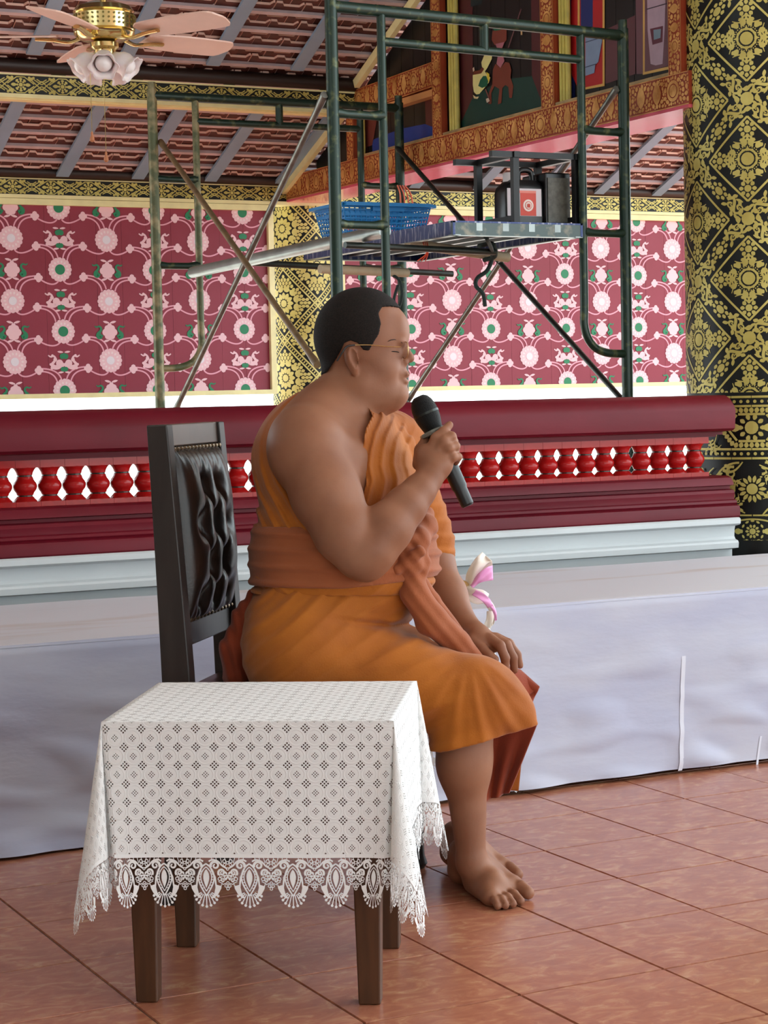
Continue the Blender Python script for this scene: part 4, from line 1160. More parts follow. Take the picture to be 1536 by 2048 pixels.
# ================================================================ side table with lace cloth
M_TWOOD = mat('brown_stained_wood', (84, 52, 30), .4, var=.35, scale=9, stretch=(6, 6, .7), detail=6)
def lace_mat():
    m = bpy.data.materials.new('eyelet_cotton'); m.use_nodes = True
    nt = m.node_tree; N = nt.nodes.new; L = nt.links.new; b = nt.nodes['Principled BSDF']
    b.inputs['Base Color'].default_value = (*lin((247, 249, 249)), 1); b.inputs['Roughness'].default_value = .8
    uv = N('ShaderNodeUVMap'); sx = N('ShaderNodeSeparateXYZ'); L(uv.outputs[0], sx.inputs[0])
    def mth(op, a, b_=None, c=None):
        n = N('ShaderNodeMath'); n.operation = op
        for i, q in enumerate((a, b_, c)):
            if q is None: continue
            if isinstance(q, (int, float)): n.inputs[i].default_value = q
            else: L(q, n.inputs[i])
        return n.outputs[0]
    def lattice(off, half, k, hr):
        lx = mth('SUBTRACT', mth('FRACT', mth('ADD', mth('DIVIDE', sx.outputs[0], .0330), off)), .5)
        ly = mth('SUBTRACT', mth('FRACT', mth('ADD', mth('DIVIDE', sx.outputs[1], .0330), off)), .5)
        s = mth('ADD', lx, ly); t = mth('SUBTRACT', lx, ly)
        ins = mth('MULTIPLY', mth('LESS_THAN', mth('ABSOLUTE', s), half), mth('LESS_THAN', mth('ABSOLUTE', t), half))
        p = 2*half/3
        fs = mth('SUBTRACT', mth('FRACT', mth('ADD', mth('DIVIDE', s, p), .5)), .5); ft = mth('SUBTRACT', mth('FRACT', mth('ADD', mth('DIVIDE', t, p), .5)), .5)
        hole = mth('LESS_THAN', mth('ADD', mth('MULTIPLY', fs, fs), mth('MULTIPLY', ft, ft)), hr)
        r = mth('SQRT', mth('ADD', mth('MULTIPLY', lx, lx), mth('MULTIPLY', ly, ly)))
        return mth('MULTIPLY', ins, hole), r
    h1, r1 = lattice(0.0, .30, 3, .105); h2, r2 = lattice(.5, .235, 3, .085)
    hole = mth('MAXIMUM', h1, h2)
    rng = mth('ABSOLUTE', mth('SUBTRACT', r2, .43)); rg = N('ShaderNodeMapRange'); rg.inputs[1].default_value = 0; rg.inputs[2].default_value = .06; rg.inputs[3].default_value = -1.0; rg.inputs[4].default_value = 0; L(rng, rg.inputs[0])
    d2 = N('ShaderNodeMapRange'); d2.inputs[1].default_value = .26; d2.inputs[2].default_value = .36; d2.inputs[3].default_value = 0; d2.inputs[4].default_value = .55; L(r2, d2.inputs[0])
    bp = N('ShaderNodeBump'); bp.inputs['Strength'].default_value = .32; bp.inputs['Distance'].default_value = .0012
    L(mth('ADD', rg.outputs[0], d2.outputs[0]), bp.inputs['Height']); L(bp.outputs[0], b.inputs['Normal'])
    tr = N('ShaderNodeBsdfTransparent'); tl = N('ShaderNodeBsdfTranslucent'); tl.inputs[0].default_value = (*lin((236, 232, 214)), 1)
    m1 = N('ShaderNodeMixShader'); m1.inputs[0].default_value = .08; L(b.outputs[0], m1.inputs[1]); L(tl.outputs[0], m1.inputs[2])
    m2 = N('ShaderNodeMixShader'); L(hole, m2.inputs[0]); L(m1.outputs[0], m2.inputs[1]); L(tr.outputs[0], m2.inputs[2])
    L(m2.outputs[0], nt.nodes['Material Output'].inputs['Surface'])
    return m
M_EYELET = lace_mat()
M_LACE = mat('white_lace_thread', (248, 250, 250), .8)
def make_cloth_map(C, a, b, hx, hy, ztop, d_max, seed=1, flare=.025, loopA=.105, loopB=.15):
    a = np.array([*nrm(a), 0]); b = np.array([*nrm(b), 0]); C = np.array([C[0], C[1], ztop])
    def fn(x, y, lift=0.0):
        x = np.asarray(x, float); y = np.asarray(y, float)
        sx, sy = np.sign(x), np.sign(y); ex = np.maximum(np.abs(x)-hx, 0); ey = np.maximum(np.abs(y)-hy, 0)
        base = C + np.outer(np.clip(x, -hx, hx), a) + np.outer(np.clip(y, -hy, hy), b)
        r = np.hypot(ex, ey); phi = np.arctan2(ey, ex)                     # 0 = hangs on the x side, 90 = on the y side
        t = phi/(math.pi/2)*2*math.pi
        corner = (ex > 1e-9) & (ey > 1e-9)
        dg = (np.outer(sx, a) + np.outer(sy, b))/math.sqrt(2)
        lt = (-np.outer(sx, a) + np.outer(sy, b))/math.sqrt(2)
        # begins heading along +y from the x side, ends arriving along the x direction on the y side
        dgc = loopA*(1-np.cos(t)); ltc = loopB*np.sin(t)
        dgc = np.where(corner, dgc, 0); ltc = np.where(corner, ltc, 0)
        onx = (ex > 1e-9) & ~corner; ony = (ey > 1e-9) & ~corner
        ripple = .045*np.sin(22*(x*ony + y*onx) + seed)*((np.abs(x)/hx)**3*ony + (np.abs(y)/hy)**3*onx)
        outw = np.outer(onx*sx*(flare+ripple), a) + np.outer(ony*sy*(flare+ripple), b)
        # neighbouring face leans towards the face plane close to the corners
        lean = flare*np.ones_like(r)
        cw = np.where(corner, 1.0, 0.0)[:, None]
        outc = (np.outer(sx*np.cos(phi)**2, a) + np.outer(sy*np.sin(phi)**2, b))*lean[:, None]*cw
        pinch = .075
        outw = outw - np.outer(ony*sx*pinch*(np.abs(x)/hx)**5, a) - np.outer(onx*sy*pinch*(np.abs(y)/hy)**5, b)
        outc = outc - (np.outer(sx*np.sin(phi)**2, a) + np.outer(sy*np.cos(phi)**2, b))*pinch*cw
        dirv = outw + outc + dg*dgc[:, None] + lt*ltc[:, None]
        hor = np.linalg.norm(dirv, axis=1)
        dz = -np.sqrt(np.clip(1 - np.minimum(hor, .95)**2, .05, 1))
        dirv[:, 2] = dz
        rr = np.maximum(r - .004, 0)*np.where(corner, 1 - .13*np.sin(2*phi)**2, 1)
        p = base + dirv*rr[:, None] + np.array([0,0,1.0])*(-np.minimum(r, .004)*.3)[:, None]
        nout = outw + outc + dg*.5*cw + np.where(r[:, None] < 1e-9, np.array([0,0,1.0]), 0)
        nn = np.linalg.norm(nout, axis=1)[:, None]; nout = np.where(nn > 1e-9, nout/np.maximum(nn, 1e-9), np.array([0,0,1.0]))
        return p + nout*np.asarray(lift).reshape(-1, 1) if np.ndim(lift) else p + nout*lift
    return fn
def lace_motif(w=.0785):
    o = []; s = w/.0785
    def al(hw, y0, y1, n=14):
        t = np.linspace(0, 1, n); x = hw*np.sin(math.pi*t**.8); y = y0 + (y1-y0)*t
        return np.stack([x, y], 1)
    for hw, y0, y1, th in ((.0145, .012, .070, .0026), (.0100, .018, .062, .0018)):
        for sg in (1, -1): o += strip(al(hw, y0, y1)*[sg, 1], th)
    q = al(.0055, .022, .056, 9); o.append(np.concatenate([q, (q*[-1, 1])[::-1][1:-1]]))
    for k in range(7):
        y = .026 + k*.005
        for sg in (1, -1): o += strip(np.array([(sg*.0098*math.sin(math.pi*((y-.018)/.044)**.8), y), (sg*.0142*math.sin(math.pi*((y-.012)/.058)**.8), y)]), .0012)
    for sg in (1, -1):
        o.append(np.array([(.004,.012),(.011,.022),(.0175,.036),(.019,.050),(.026,.052),(.029,.045),(.027,.057),(.022,.066),(.014,.074),(.008,.074),(.014,.066),(.0165,.055),(.015,.040),(.009,.025)])*[sg, 1])
        o += moved(spiral(.0165, .0155, .0085, 2.8, 1.3, .0046, 20), 0, 0, 0, 1, sg < 0)
        o += moved(spiral(.0285, .028, .0070, 2.4, 1.3, .0040, 18), 0, 0, 0, 1, sg < 0)
        o += strip(cr2([(sg*.005, .008), (sg*.012, .005), (sg*.022, .008), (sg*.030, .016), (sg*.0385, .021)]), .003)
        for (x, y) in ((.0335,.0075),(.030,.041),(.036,.036),(.0245,.0395)): o += ring(sg*x, y, .0022, .0038, 8)
        o += strip([(sg*.022, .044), (sg*.030, .048)], .0014) + strip([(sg*.029, .050), (sg*.036, .047)], .0014)
    for k in range(-4, 5):
        a = math.pi/2 + k*.30; r1 = .0255 - .0012*abs(k)
        o += strip([(.010*math.cos(a), .062 + .006*math.sin(a)), (r1*math.cos(a), .062 + r1*math.sin(a))], .0019)
        o.append(disc((r1+.002)*math.cos(a), .062 + (r1+.002)*math.sin(a), .0026, 8))
    # filler flower and net between two motifs (at the period edge)
    o += moved(flower(0, 0, .0022, .0095, 6, .62), .03925, .034)
    for k in range(8):
        a = 2*math.pi*k/8; o += moved(ring(0, 0, .0016, .0030, 8), .03925 + .0125*math.cos(a), .034 + .0125*math.sin(a))
    for x in (-.034, -.026, -.018, -.010, .010, .018, .026, .034): o += strip([(x, .001), (x + (.003 if x > 0 else -.003), .011)], .0013)
    for x, y in ((.036,.052),(.0425,.052),(.03925,.057),(.03925,.0105),(.034,.014),(.0445,.014)): o += ring(x, y, .0018, .0032, 8)
    return [p*s for p in o]
def lace_cloth(name, C, a, b, hx, hy, ztop, drop, label, seed=1, n=150, wlace=.0785):
    fn = make_cloth_map(C, a, b, hx, hy, ztop, drop, seed)
    t = thing(name, (C[0], C[1], ztop), label, 'tablecloth')
    AX, AY = hx + drop, hy + drop
    xs = np.unique(np.concatenate([np.linspace(-AX, -hx, n//3), np.linspace(-hx, hx, n//3), np.linspace(hx, AX, n//3), [-hx-.004, hx+.004]]))
    ys = np.unique(np.concatenate([np.linspace(-AY, -hy, n//3), np.linspace(-hy, hy, n//3), np.linspace(hy, AY, n//3), [-hy-.004, hy+.004]]))
    Xg, Yg = np.meshgrid(xs, ys, indexing='ij'); p = fn(Xg.ravel(), Yg.ravel())
    ny = len(ys); fs = []
    for i in range(len(xs)-1):
        for j in range(ny-1): fs.append((i*ny+j, (i+1)*ny+j, (i+1)*ny+j+1, i*ny+j+1))
    m = MB(); m.add(p, fs); me = m.mesh('cloth_field', M_EYELET, True, True, None)
    uvl = me.uv_layers.new(name='UVMap'); UV = np.stack([Xg.ravel(), Yg.ravel()], 1)
    li = np.zeros(len(me.loops), int); me.loops.foreach_get('vertex_index', li)
    uvl.data.foreach_set('uv', (UV[li] + 1.0).ravel())
    place('cloth_field', me, Matrix.Identity(4), t)
    mot = lace_motif(wlace)
    for side in range(4):
        mb = MB(); half = AX if side % 2 == 0 else AY; edge = AY if side % 2 == 0 else AX; sg = -1 if side in (0, 3) else 1
        nm_ = int(round(2*half/wlace)); w = 2*half/nm_
        pol = []
        for k in range(-1, nm_+1):
            if k in (-1, nm_): continue
            pol += moved([q*[w/wlace, 1] for q in mot], -half + (k+.5)*w, 0)
        pol += strip(seg((-half, -.002), (half, -.002), 160), .007)
        XS, YS, HS, NS = [], [], [], []
        for ip, q in enumerate(pol):
            u = q[:,0]; v = edge + q[:,1]
            X_, Y_ = (u, sg*v) if side % 2 == 0 else (sg*v, u)
            XS.append(X_); YS.append(Y_); HS.append(np.full(len(q), .0006 + (ip % 9)*5e-5)); NS.append(len(q))
        if side in (0, 2):                          # corner tongue
            for cs in (-1, 1):
                for ip, q in enumerate(moved(mot, 0, 0, 0, 1.05)):
                    dgx, dgy = (q[:,0]*.7 + q[:,1]*.72), (-q[:,0]*.7 + q[:,1]*.72)
                    XS.append(cs*(AX - .004 + dgx)); YS.append(sg*(AY - .004 + dgy)); HS.append(np.full(len(q), .001 + (ip % 9)*5e-5)); NS.append(len(q))
        pp = fn(np.concatenate(XS), np.concatenate(YS), np.concatenate(HS)); st_ = np.concatenate([[0], np.cumsum(NS)])
        mb.v.append(pp); mb.n = len(pp); mb.f = [list(range(st_[i], st_[i+1])) for i in range(len(NS))]; mb.m = [0]*len(NS)
        mb.build('lace_edging', M_LACE, t, fix=False)
    return t
TC = np.array([1.475, 3.435]); TA = nrm([.842, -.539]); TB = np.array([-TA[1], TA[0]]); TZ = .524
THX, THY = .262, .240
tab = thing('side_table', (TC[0], TC[1], 0), 'low brown wooden side table with tapered legs under the white lace cloth', 'table')
def tpt(u, v, z): q = TC + TA*u + TB*v; return np.array([q[0], q[1], z])
m = MB()
vs = [tpt(u, v, z) for z in (TZ-.028, TZ-.003) for u, v in ((-THX+.006,-THY+.006),(THX-.006,-THY+.006),(THX-.006,THY-.006),(-THX+.006,THY-.006))]
m.add(vs, [(3,2,1,0),(4,5,6,7),(0,1,5,4),(1,2,6,5),(2,3,7,6),(3,0,4,7)]); m.build('table_top', M_TWOOD, tab, bevel=.003)
for (u0, v0), (u1, v1) in (((-.19,-.17),(.19,-.17)), ((.19,-.17),(.19,.17)), ((.19,.17),(-.19,.17)), ((-.19,.17),(-.19,-.17))):
    m = MB(); m.beam(tpt(u0, v0, TZ-.145), tpt(u1, v1, TZ-.145), .018, .23); m.build('apron', M_TWOOD, tab)
for u, v in ((-.205,-.180),(.205,-.180),(.205,.180),(-.205,.180)):
    m = MB(); w0, w1 = .060, .040; su, sv = -math.copysign(1, u), -math.copysign(1, v)
    vs = []
    for z, w in ((0, w1), (TZ-.028, w0)):
        cu, cv = u + math.copysign((w0-w)/2*0, u), v
        for du, dv in ((-1,-1),(1,-1),(1,1),(-1,1)): vs.append(tpt(cu + du*w/2, cv + dv*w/2, z))
    m.add(vs, [(3,2,1,0),(4,5,6,7),(0,1,5,4),(1,2,6,5),(2,3,7,6),(3,0,4,7)]); m.build('leg', M_TWOOD, tab, bevel=.003)
lace_cloth('tablecloth', TC, TA, TB, THX+.002, THY+.002, TZ+.001, .246, 'white eyelet tablecloth with deep lace edge in front of the chair')

# ================================================================ chair
M_CWOOD = mat('dark_chair_wood', (50, 44, 42), .42, var=.3, scale=8, stretch=(5,5,.8))
M_CWOODL = mat('brown_chair_wood', (92, 74, 66), .30, var=.3, scale=8)
M_LEATHER = mat('dark_brown_leather', (42, 29, 23), .30, var=.35, scale=7, rgb2=(24, 22, 22), spec=.4, bump=.06, bscale=150)
M_NAIL = mat('antique_nail', (120, 104, 84), .3, metal=.8)
fwd_l, right_l = nrm([R_FWD[0], R_FWD[1], 0]), nrm([R_RIGHT[0], R_RIGHT[1], 0])
CA = math.radians(12)
cf = right_l*math.cos(CA) - fwd_l*math.sin(CA); cs_ = right_l*math.sin(CA) + fwd_l*math.cos(CA)
CO = CAMP(-.455, 4.235, 0)                         # near rear foot
CW, CD = .43, .44
def cpt(f, s, z): q = CO + cf*f + cs_*s; return np.array([q[0], q[1], z])
chair = thing('chair', cpt(CD/2, CW/2, 0), 'dark wooden chair with a tall button-tufted brown leather back', 'chair')
def post_line(z):
    if z < .42: return .0 + .03*(1 - z/.42)**2*-1.0
    return -.030*((z-.42)/.63)**1.2
def post_w(z): return .046 + .020*max(0, (1.0 - abs(z-.45)/.6)) if z > .1 else .042
for s in (0.02, CW-.02):
    zs = [0, .08, .2, .32, .42, .52, .64, .76, .88, .98, 1.046]; vs = []
    for z in zs:
        w = post_w(z)/2; f = post_line(z)
        for df, ds in ((-w,-.02),(w,-.02),(w,.02),(-w,.02)): vs.append(cpt(f+df, s+ds, z))
    fs = [(3,2,1,0), tuple(len(vs)-4+k for k in range(4))]
    for i in range(len(zs)-1):
        for k in range(4): fs.append((i*4+k, i*4+(k+1) % 4, (i+1)*4+(k+1) % 4, (i+1)*4+k))
    m = MB(); m.add(vs, fs); m.build('rear_post', M_CWOOD, chair, bevel=.003)
def slat(z0, z1, dep, nm, mt, fo=0.0):
    m = MB(); vs = []
    for z in (z0, z1):
        f = post_line(z) + fo
        for df, s in ((-dep, .035), (dep, .035), (dep, CW-.035), (-dep, CW-.035)): vs.append(cpt(f+df, s, z))
    m.add(vs, [(3,2,1,0),(4,5,6,7),(0,1,5,4),(1,2,6,5),(2,3,7,6),(3,0,4,7)]); return m.build(nm, mt, chair, bevel=.003)
slat(.998, 1.046, .016, 'crest_rail', M_CWOODL)
slat(.560, .612, .014, 'lower_rail', M_CWOOD)
slat(.60, .998, .008, 'back_board', M_CWOOD, -.006)
btn = []
for r_, zz in enumerate((.915, .825, .735, .66)):
    for s in ((.36, .64) if r_ % 2 == 0 else (.22, .5, .78)): btn.append((s, zz))
def back_fn(u, v):
    z = .612 + (.995-.612)*v; s = .038 + (CW-.076)*u
    e = np.clip((1-np.abs(2*u-1)**6)*(1-np.abs(2*v-1)**8), 0, 1)
    bulge = .052*e**.55*(1 - .35*(2*v-1)**2)
    for (bu, bz) in btn:
        d2 = ((s - (.038+(CW-.076)*bu))/.030)**2 + ((z-bz)/.030)**2
        bulge -= .026*np.exp(-d2)
    for i in range(len(btn)):
        for j in range(i+1, len(btn)):
            p0 = np.array([.038+(CW-.076)*btn[i][0], btn[i][1]]); p1 = np.array([.038+(CW-.076)*btn[j][0], btn[j][1]])
            if .05 < np.linalg.norm(p1-p0) < .145 and abs(p1[1]-p0[1]) > .03:
                dd = p1-p0; L2 = dd @ dd; tt = np.clip(((s-p0[0])*dd[0] + (z-p0[1])*dd[1])/L2, 0, 1)
                dist = np.hypot(s-p0[0]-tt*dd[0], z-p0[1]-tt*dd[1]); bulge -= .009*np.exp(-(dist/.008)**2)
    for zz0, sg in ((.995, 1), (.612, -1)):
        bulge -= .004*np.exp(-((z-zz0)/.05)**2)*(.5+.5*np.cos(2*math.pi*u*11))
    f = np.array([post_line(q) for q in z]) + .010 + np.maximum(bulge, -.002)
    return np.array([cpt(a, b, c) for a, b, c in zip(f, s, z)])
m = MB(); m.grid(back_fn, 90, 90); pad = m.build('back_cushion', M_LEATHER, chair, smooth=True, angle=180)
for bu, bz in btn:
    q = back_fn(np.array([bu]), np.array([(bz-.612)/.383]))[0]
    m = MB(); m.lathe([(.001,-.004),(.008,-.003),(.010,.001),(.007,.005),(.001,.007)], 14, M=lambda v: q + np.outer(v[:,2], cf) + np.outer(v[:,0], cs_) + np.outer(v[:,1], [0,0,1.0])); m.build('button', M_LEATHER, pad, smooth=True)
for zz in (.992, .618):
    m = MB()
    for k in range(14):
        q = cpt(post_line(zz) + .020, .045 + (CW-.09)*k/13, zz); m.lathe([(.006,-.002),(.005,.003),(.001,.005)], 8, M=lambda v: q + np.outer(v[:,2], cf) + np.outer(v[:,0], cs_) + np.outer(v[:,1], [0,0,1.0]))
    m.build('nail_row', M_NAIL, pad, smooth=True)
def seat_fn(u, v):
    t = u*2*math.pi; ce, se = np.cos(t), np.sin(t); e = .22
    rx = (CD/2+.03)*np.sign(ce)*np.abs(ce)**e; ry = (CW/2+.005)*np.sign(se)*np.abs(se)**e
    h = np.interp(v, [0, .08, .25, .45, .62, 1], [.395, .388, .405, .445, .462, .468]); sc = np.interp(v, [0, .08, .25, .45, .62, 1], [.0, .96, 1.0, 1.0, .94, 0.0])
    return np.array([cpt(CD/2 + .0 + a*c, CW/2 + b*c, z) for a, b, c, z in zip(rx, ry, sc, h)])
m = MB(); m.grid(seat_fn, 64, 22, closed_u=False); m.build('seat', M_LEATHER, chair, smooth=True, angle=180)
for (f0, s0), (f1, s1) in (((0.02,.02),(CD,.02)), ((0.02,CW-.02),(CD,CW-.02)), ((CD,.02),(CD,CW-.02)), ((0,.02),(0,CW-.02))):
    m = MB(); m.beam(cpt(f0, s0, .365), cpt(f1, s1, .365), .026, .055); m.build('seat_rail', M_CWOOD, chair)
for s in (.022, CW-.022):
    m = MB(); m.lathe([(.016,0),(.024,.012),(.018,.03),(.016,.06),(.022,.16),(.027,.25),(.020,.27),(.028,.285),(.028,.34),(.026,.392)], 20, M=lambda v: v + cpt(CD, s, 0)); m.build('front_leg', M_CWOOD, chair, smooth=True, angle=40)

# ================================================================ the seated person
def K(x, y, d):                                     # photo pixel at distance d -> metres along the camera axes
    return np.array([(x-CX)/FPX*d, -(y-CY)/FPX*d, d])
def W2C(p): return CM.T @ (np.asarray(p, float) - CAM)
def C2W(v): return CAM + v @ CM.T
class SDF:
    """distance field on a regular grid, sampled along the camera axes, blended piece by piece"""
    def __init__(s, lo, hi, h):
        s.h = h; s.lo = np.array(lo, float); n = np.ceil((np.array(hi)-s.lo)/h).astype(int)+1
        s.n = n; s.F = np.full(n, .25, np.float32)
        s.ax = [s.lo[i] + h*np.arange(n[i]) for i in range(3)]
    def win(s, lo, hi):
        i0 = np.maximum(np.floor((lo-s.lo)/s.h).astype(int), 0); i1 = np.minimum(np.ceil((hi-s.lo)/s.h).astype(int)+1, s.n)
        if (i1 <= i0).any(): return None, None
        sl = tuple(slice(a, b) for a, b in zip(i0, i1))
        return sl, np.meshgrid(*[s.ax[k][sl[k]].astype(np.float32) for k in range(3)], indexing='ij', sparse=True)
    def blend(s, sl, d, k, op='u'):
        f = s.F[sl]
        if op == 'u':
            if k <= 0: s.F[sl] = np.minimum(f, d)
            else: h = np.clip(.5+.5*(f-d)/k, 0, 1); s.F[sl] = f*(1-h)+d*h - k*h*(1-h)
        else:
            d = -d
            if k <= 0: s.F[sl] = np.maximum(f, d)
            else: h = np.clip(.5-.5*(f-d)/k, 0, 1); s.F[sl] = f*(1-h)+d*h + k*h*(1-h)
    def cone(s, p0, r0, p1, r1, k=.02, op='u', zs=1.0):
        m = max(r0, r1)*max(1, zs) + k*1.5 + .02; sl, g = s.win(np.minimum(p0, p1)-m, np.maximum(p0, p1)+m)
        if sl is None: return s
        d = p1-p0; L2 = float(d @ d)
        x, y, z = g[0]-p0[0], g[1]-p0[1], g[2]-p0[2]
        t = np.clip((x*d[0]+y*d[1]+z*d[2])/max(L2, 1e-9), 0, 1)
        q = np.sqrt((x-t*d[0])**2 + (y-t*d[1])**2 + ((z-t*d[2])/zs)**2) - (r0+(r1-r0)*t)
        s.blend(sl, q.astype(np.float32), k, op); return s
    def chain(s, pts, k=.02, kk=None):
        for (a, ra), (b, rb) in zip(pts[:-1], pts[1:]): s.cone(a, ra, b, rb, k)
        return s
    def ell(s, c, r, k=.02, op='u', rot=0.0, yaw=0.0):
        r = np.array(r, float); m = r.max() + k*1.5 + .02; sl, g = s.win(c-m, c+m)
        if sl is None: return s
        x, y, z = g[0]-c[0], g[1]-c[1], g[2]-c[2]
        if rot: x, y = x*math.cos(rot)+y*math.sin(rot), -x*math.sin(rot)+y*math.cos(rot)
        if yaw: x, z = x*math.cos(yaw)+z*math.sin(yaw), -x*math.sin(yaw)+z*math.cos(yaw)
        k0 = np.sqrt((x/r[0])**2+(y/r[1])**2+(z/r[2])**2); k1 = np.sqrt((x/r[0]**2)**2+(y/r[1]**2)**2+(z/r[2]**2)**2)
        s.blend(sl, (k0*(k0-1)/np.maximum(k1, 1e-6)).astype(np.float32), k, op); return s
    def pts(s): return np.meshgrid(*[a.astype(np.float32) for a in s.ax], indexing='ij', sparse=True)
    def mesh(s, name, mats, smooth_it=0):
        F = s.F; S = F < 0; n = F.shape
        c = S[:-1,:-1,:-1].astype(np.int8)
        for dx, dy, dz in ((1,0,0),(0,1,0),(0,0,1),(1,1,0),(1,0,1),(0,1,1),(1,1,1)): c = c + S[dx:n[0]-1+dx, dy:n[1]-1+dy, dz:n[2]-1+dz]
        act = (c > 0) & (c < 8); ijk = np.argwhere(act); idx = np.full(act.shape, -1, np.int64); idx[act] = np.arange(len(ijk))
        acc = np.zeros((len(ijk), 3)); cnt = np.zeros(len(ijk))
        cor = np.array([(a, b, d) for a in (0,1) for b in (0,1) for d in (0,1)])
        val = {tuple(q): F[ijk[:,0]+q[0], ijk[:,1]+q[1], ijk[:,2]+q[2]] for q in cor}
        for q in cor:
            for axx in range(3):
                if q[axx] == 0:
                    w = q.copy(); w[axx] = 1; f0, f1 = val[tuple(q)], val[tuple(w)]; mk = (f0 < 0) != (f1 < 0)
                    t = np.where(mk, f0/np.where(mk, f0-f1, 1), 0)
                    p = q + np.zeros((len(ijk), 3)); p[:, axx] = t; acc += p*mk[:, None]; cnt += mk
        V = s.lo + s.h*(ijk + acc/np.maximum(cnt, 1)[:, None])
        faces = []
        for axx in range(3):
            o1, o2 = [(1,2),(2,0),(0,1)][axx]
            sl0 = [slice(None)]*3; sl1 = [slice(None)]*3; sl0[axx] = slice(0, -1); sl1[axx] = slice(1, None)
            A, B = S[tuple(sl0)], S[tuple(sl1)]; e = np.argwhere(A != B); inside = A[A != B]
            ok = (e[:, o1] > 0) & (e[:, o2] > 0) & (e[:, o1] < n[o1]-1) & (e[:, o2] < n[o2]-1); e = e[ok]; inside = inside[ok]
            def cell(d1, d2):
                q = e.copy(); q[:, o1] -= d1; q[:, o2] -= d2; return idx[q[:,0], q[:,1], q[:,2]]
            f = np.stack([cell(1,1), cell(0,1), cell(0,0), cell(1,0)], 1)
            f[inside] = f[inside][:, ::-1]; faces.append(f)
        Fc = np.concatenate(faces)
        if smooth_it:
            for _ in range(smooth_it):
                sm = np.zeros_like(V); ct = np.zeros(len(V))
                for a, b in ((0,1),(1,2),(2,3),(3,0)):
                    for u, w in ((a, b), (b, a)):
                        sm += np.stack([np.bincount(Fc[:,u], V[Fc[:,w], q], len(V)) for q in range(3)], 1); ct += np.bincount(Fc[:,u], minlength=len(V))
                V = .5*V + .5*sm/np.maximum(ct, 1)[:, None]
        W = C2W(V)
        me = bpy.data.meshes.new(name)
        me.vertices.add(len(W)); me.vertices.foreach_set('co', W.astype(np.float32).ravel())
        Fc = Fc[:, ::-1]
        me.loops.add(Fc.size); me.loops.foreach_set('vertex_index', Fc.astype(np.int32).ravel())
        me.polygons.add(len(Fc)); me.polygons.foreach_set('loop_start', np.arange(0, Fc.size, 4, dtype=np.int32)); me.polygons.foreach_set('loop_total', np.full(len(Fc), 4, np.int32))
        me.update(calc_edges=True); me.validate()
        if not isinstance(mats, (list, tuple)): mats = [mats]
        for m in mats: me.materials.append(m)
        me.polygons.foreach_set('use_smooth', [True]*len(me.polygons))
        return me
def poly_sdf(px, py, poly):
    """signed distance to a closed outline (negative inside)"""
    d = np.full(np.broadcast(px, py).shape, 1e9, np.float32); sgn = np.ones_like(d)
    for i in range(len(poly)):
        a = poly[i]; b = poly[i-1]; e = b-a; wx, wy = px-a[0], py-a[1]
        t = np.clip((wx*e[0]+wy*e[1])/(e @ e), 0, 1); d = np.minimum(d, (wx-e[0]*t)**2+(wy-e[1]*t)**2)
        c1 = py >= a[1]; c2 = py < b[1]; c3 = e[0]*wy > e[1]*wx
        fl = (c1 & c2 & c3) | (~c1 & ~c2 & ~c3); sgn = np.where(fl, -sgn, sgn)
    return sgn*np.sqrt(d)
M_SKIN = mat('warm_tan_skin', (150, 102, 76), .54, spec=.35, var=.15, scale=9, rgb2=(134, 87, 63), sss=.12, bump=.03, bscale=220)
M_HAIR = mat('shaved_black_hair', (17, 14, 13), .8, var=.5, scale=300, rgb2=(34, 27, 24), bump=.3, bscale=900, spec=.25)
def cloth_mat(name, rgb, rgb2):
    m = mat(name, rgb, .82, var=.3, scale=5, rgb2=rgb2, bump=.12, bscale=260, sheen=.15, stretch=(1,1,1))
    return m
M_ROBE = cloth_mat('ochre_robe_cotton', (178, 100, 11), (152, 79, 8))
M_ROBEIN = cloth_mat('russet_inner_robe', (156, 62, 20), (128, 46, 16))  # translucency of the inner cloth put into the colour as a darker red
M_SASH = cloth_mat('terracotta_sash_cotton', (160, 86, 45), (140, 72, 36))

monk = thing('person', CAMP(-.16, 4.42, 0), 'seated person in ochre robes with shaved head, speaking into a microphone', 'person')
Z0 = 4.43
def torso(s, ex=0.0, k=.06):
    s.ell(K(640, 925, Z0), (.135+ex, .150+ex, .165+ex), k, yaw=-.30)
    s.ell(K(690, 980, Z0), (.150+ex, .170+ex, .165+ex), k, yaw=-.30)
    s.ell(K(680, 1110, Z0), (.186+ex, .165+ex, .180+ex), k, yaw=-.25)
    s.ell(K(735, 1130, Z0-.02), (.128+ex, .125+ex, .150+ex), k, yaw=-.25)
    s.ell(K(630, 1270, Z0), (.150+ex, .140+ex, .190+ex), k)
    return s
def left_shoulder(s, ex=0.0, k=.05):
    s.cone(K(700, 880, Z0+.05), .075+ex, K(768, 905, Z0+.17), .070+ex, k)
    s.cone(K(768, 905, Z0+.17), .070+ex, K(835, 1080, Z0+.20), .056+ex, k)
    return s
body = SDF(K(470, 1850, 4.75)*[1,1,0] + [0, 0, 4.02], [.385, .515, 4.86], .0034)
S = body
torso(S); left_shoulder(S)
# neck and trapezius
S.cone(K(672, 868, Z0), .078, K(702, 775, Z0), .068, .03)
S.cone(K(645, 815, Z0-.02), .055, K(606, 872, Z0-.13), .066, .04)
S.cone(K(655, 820, Z0+.04), .050, K(735, 880, Z0+.13), .055, .04)
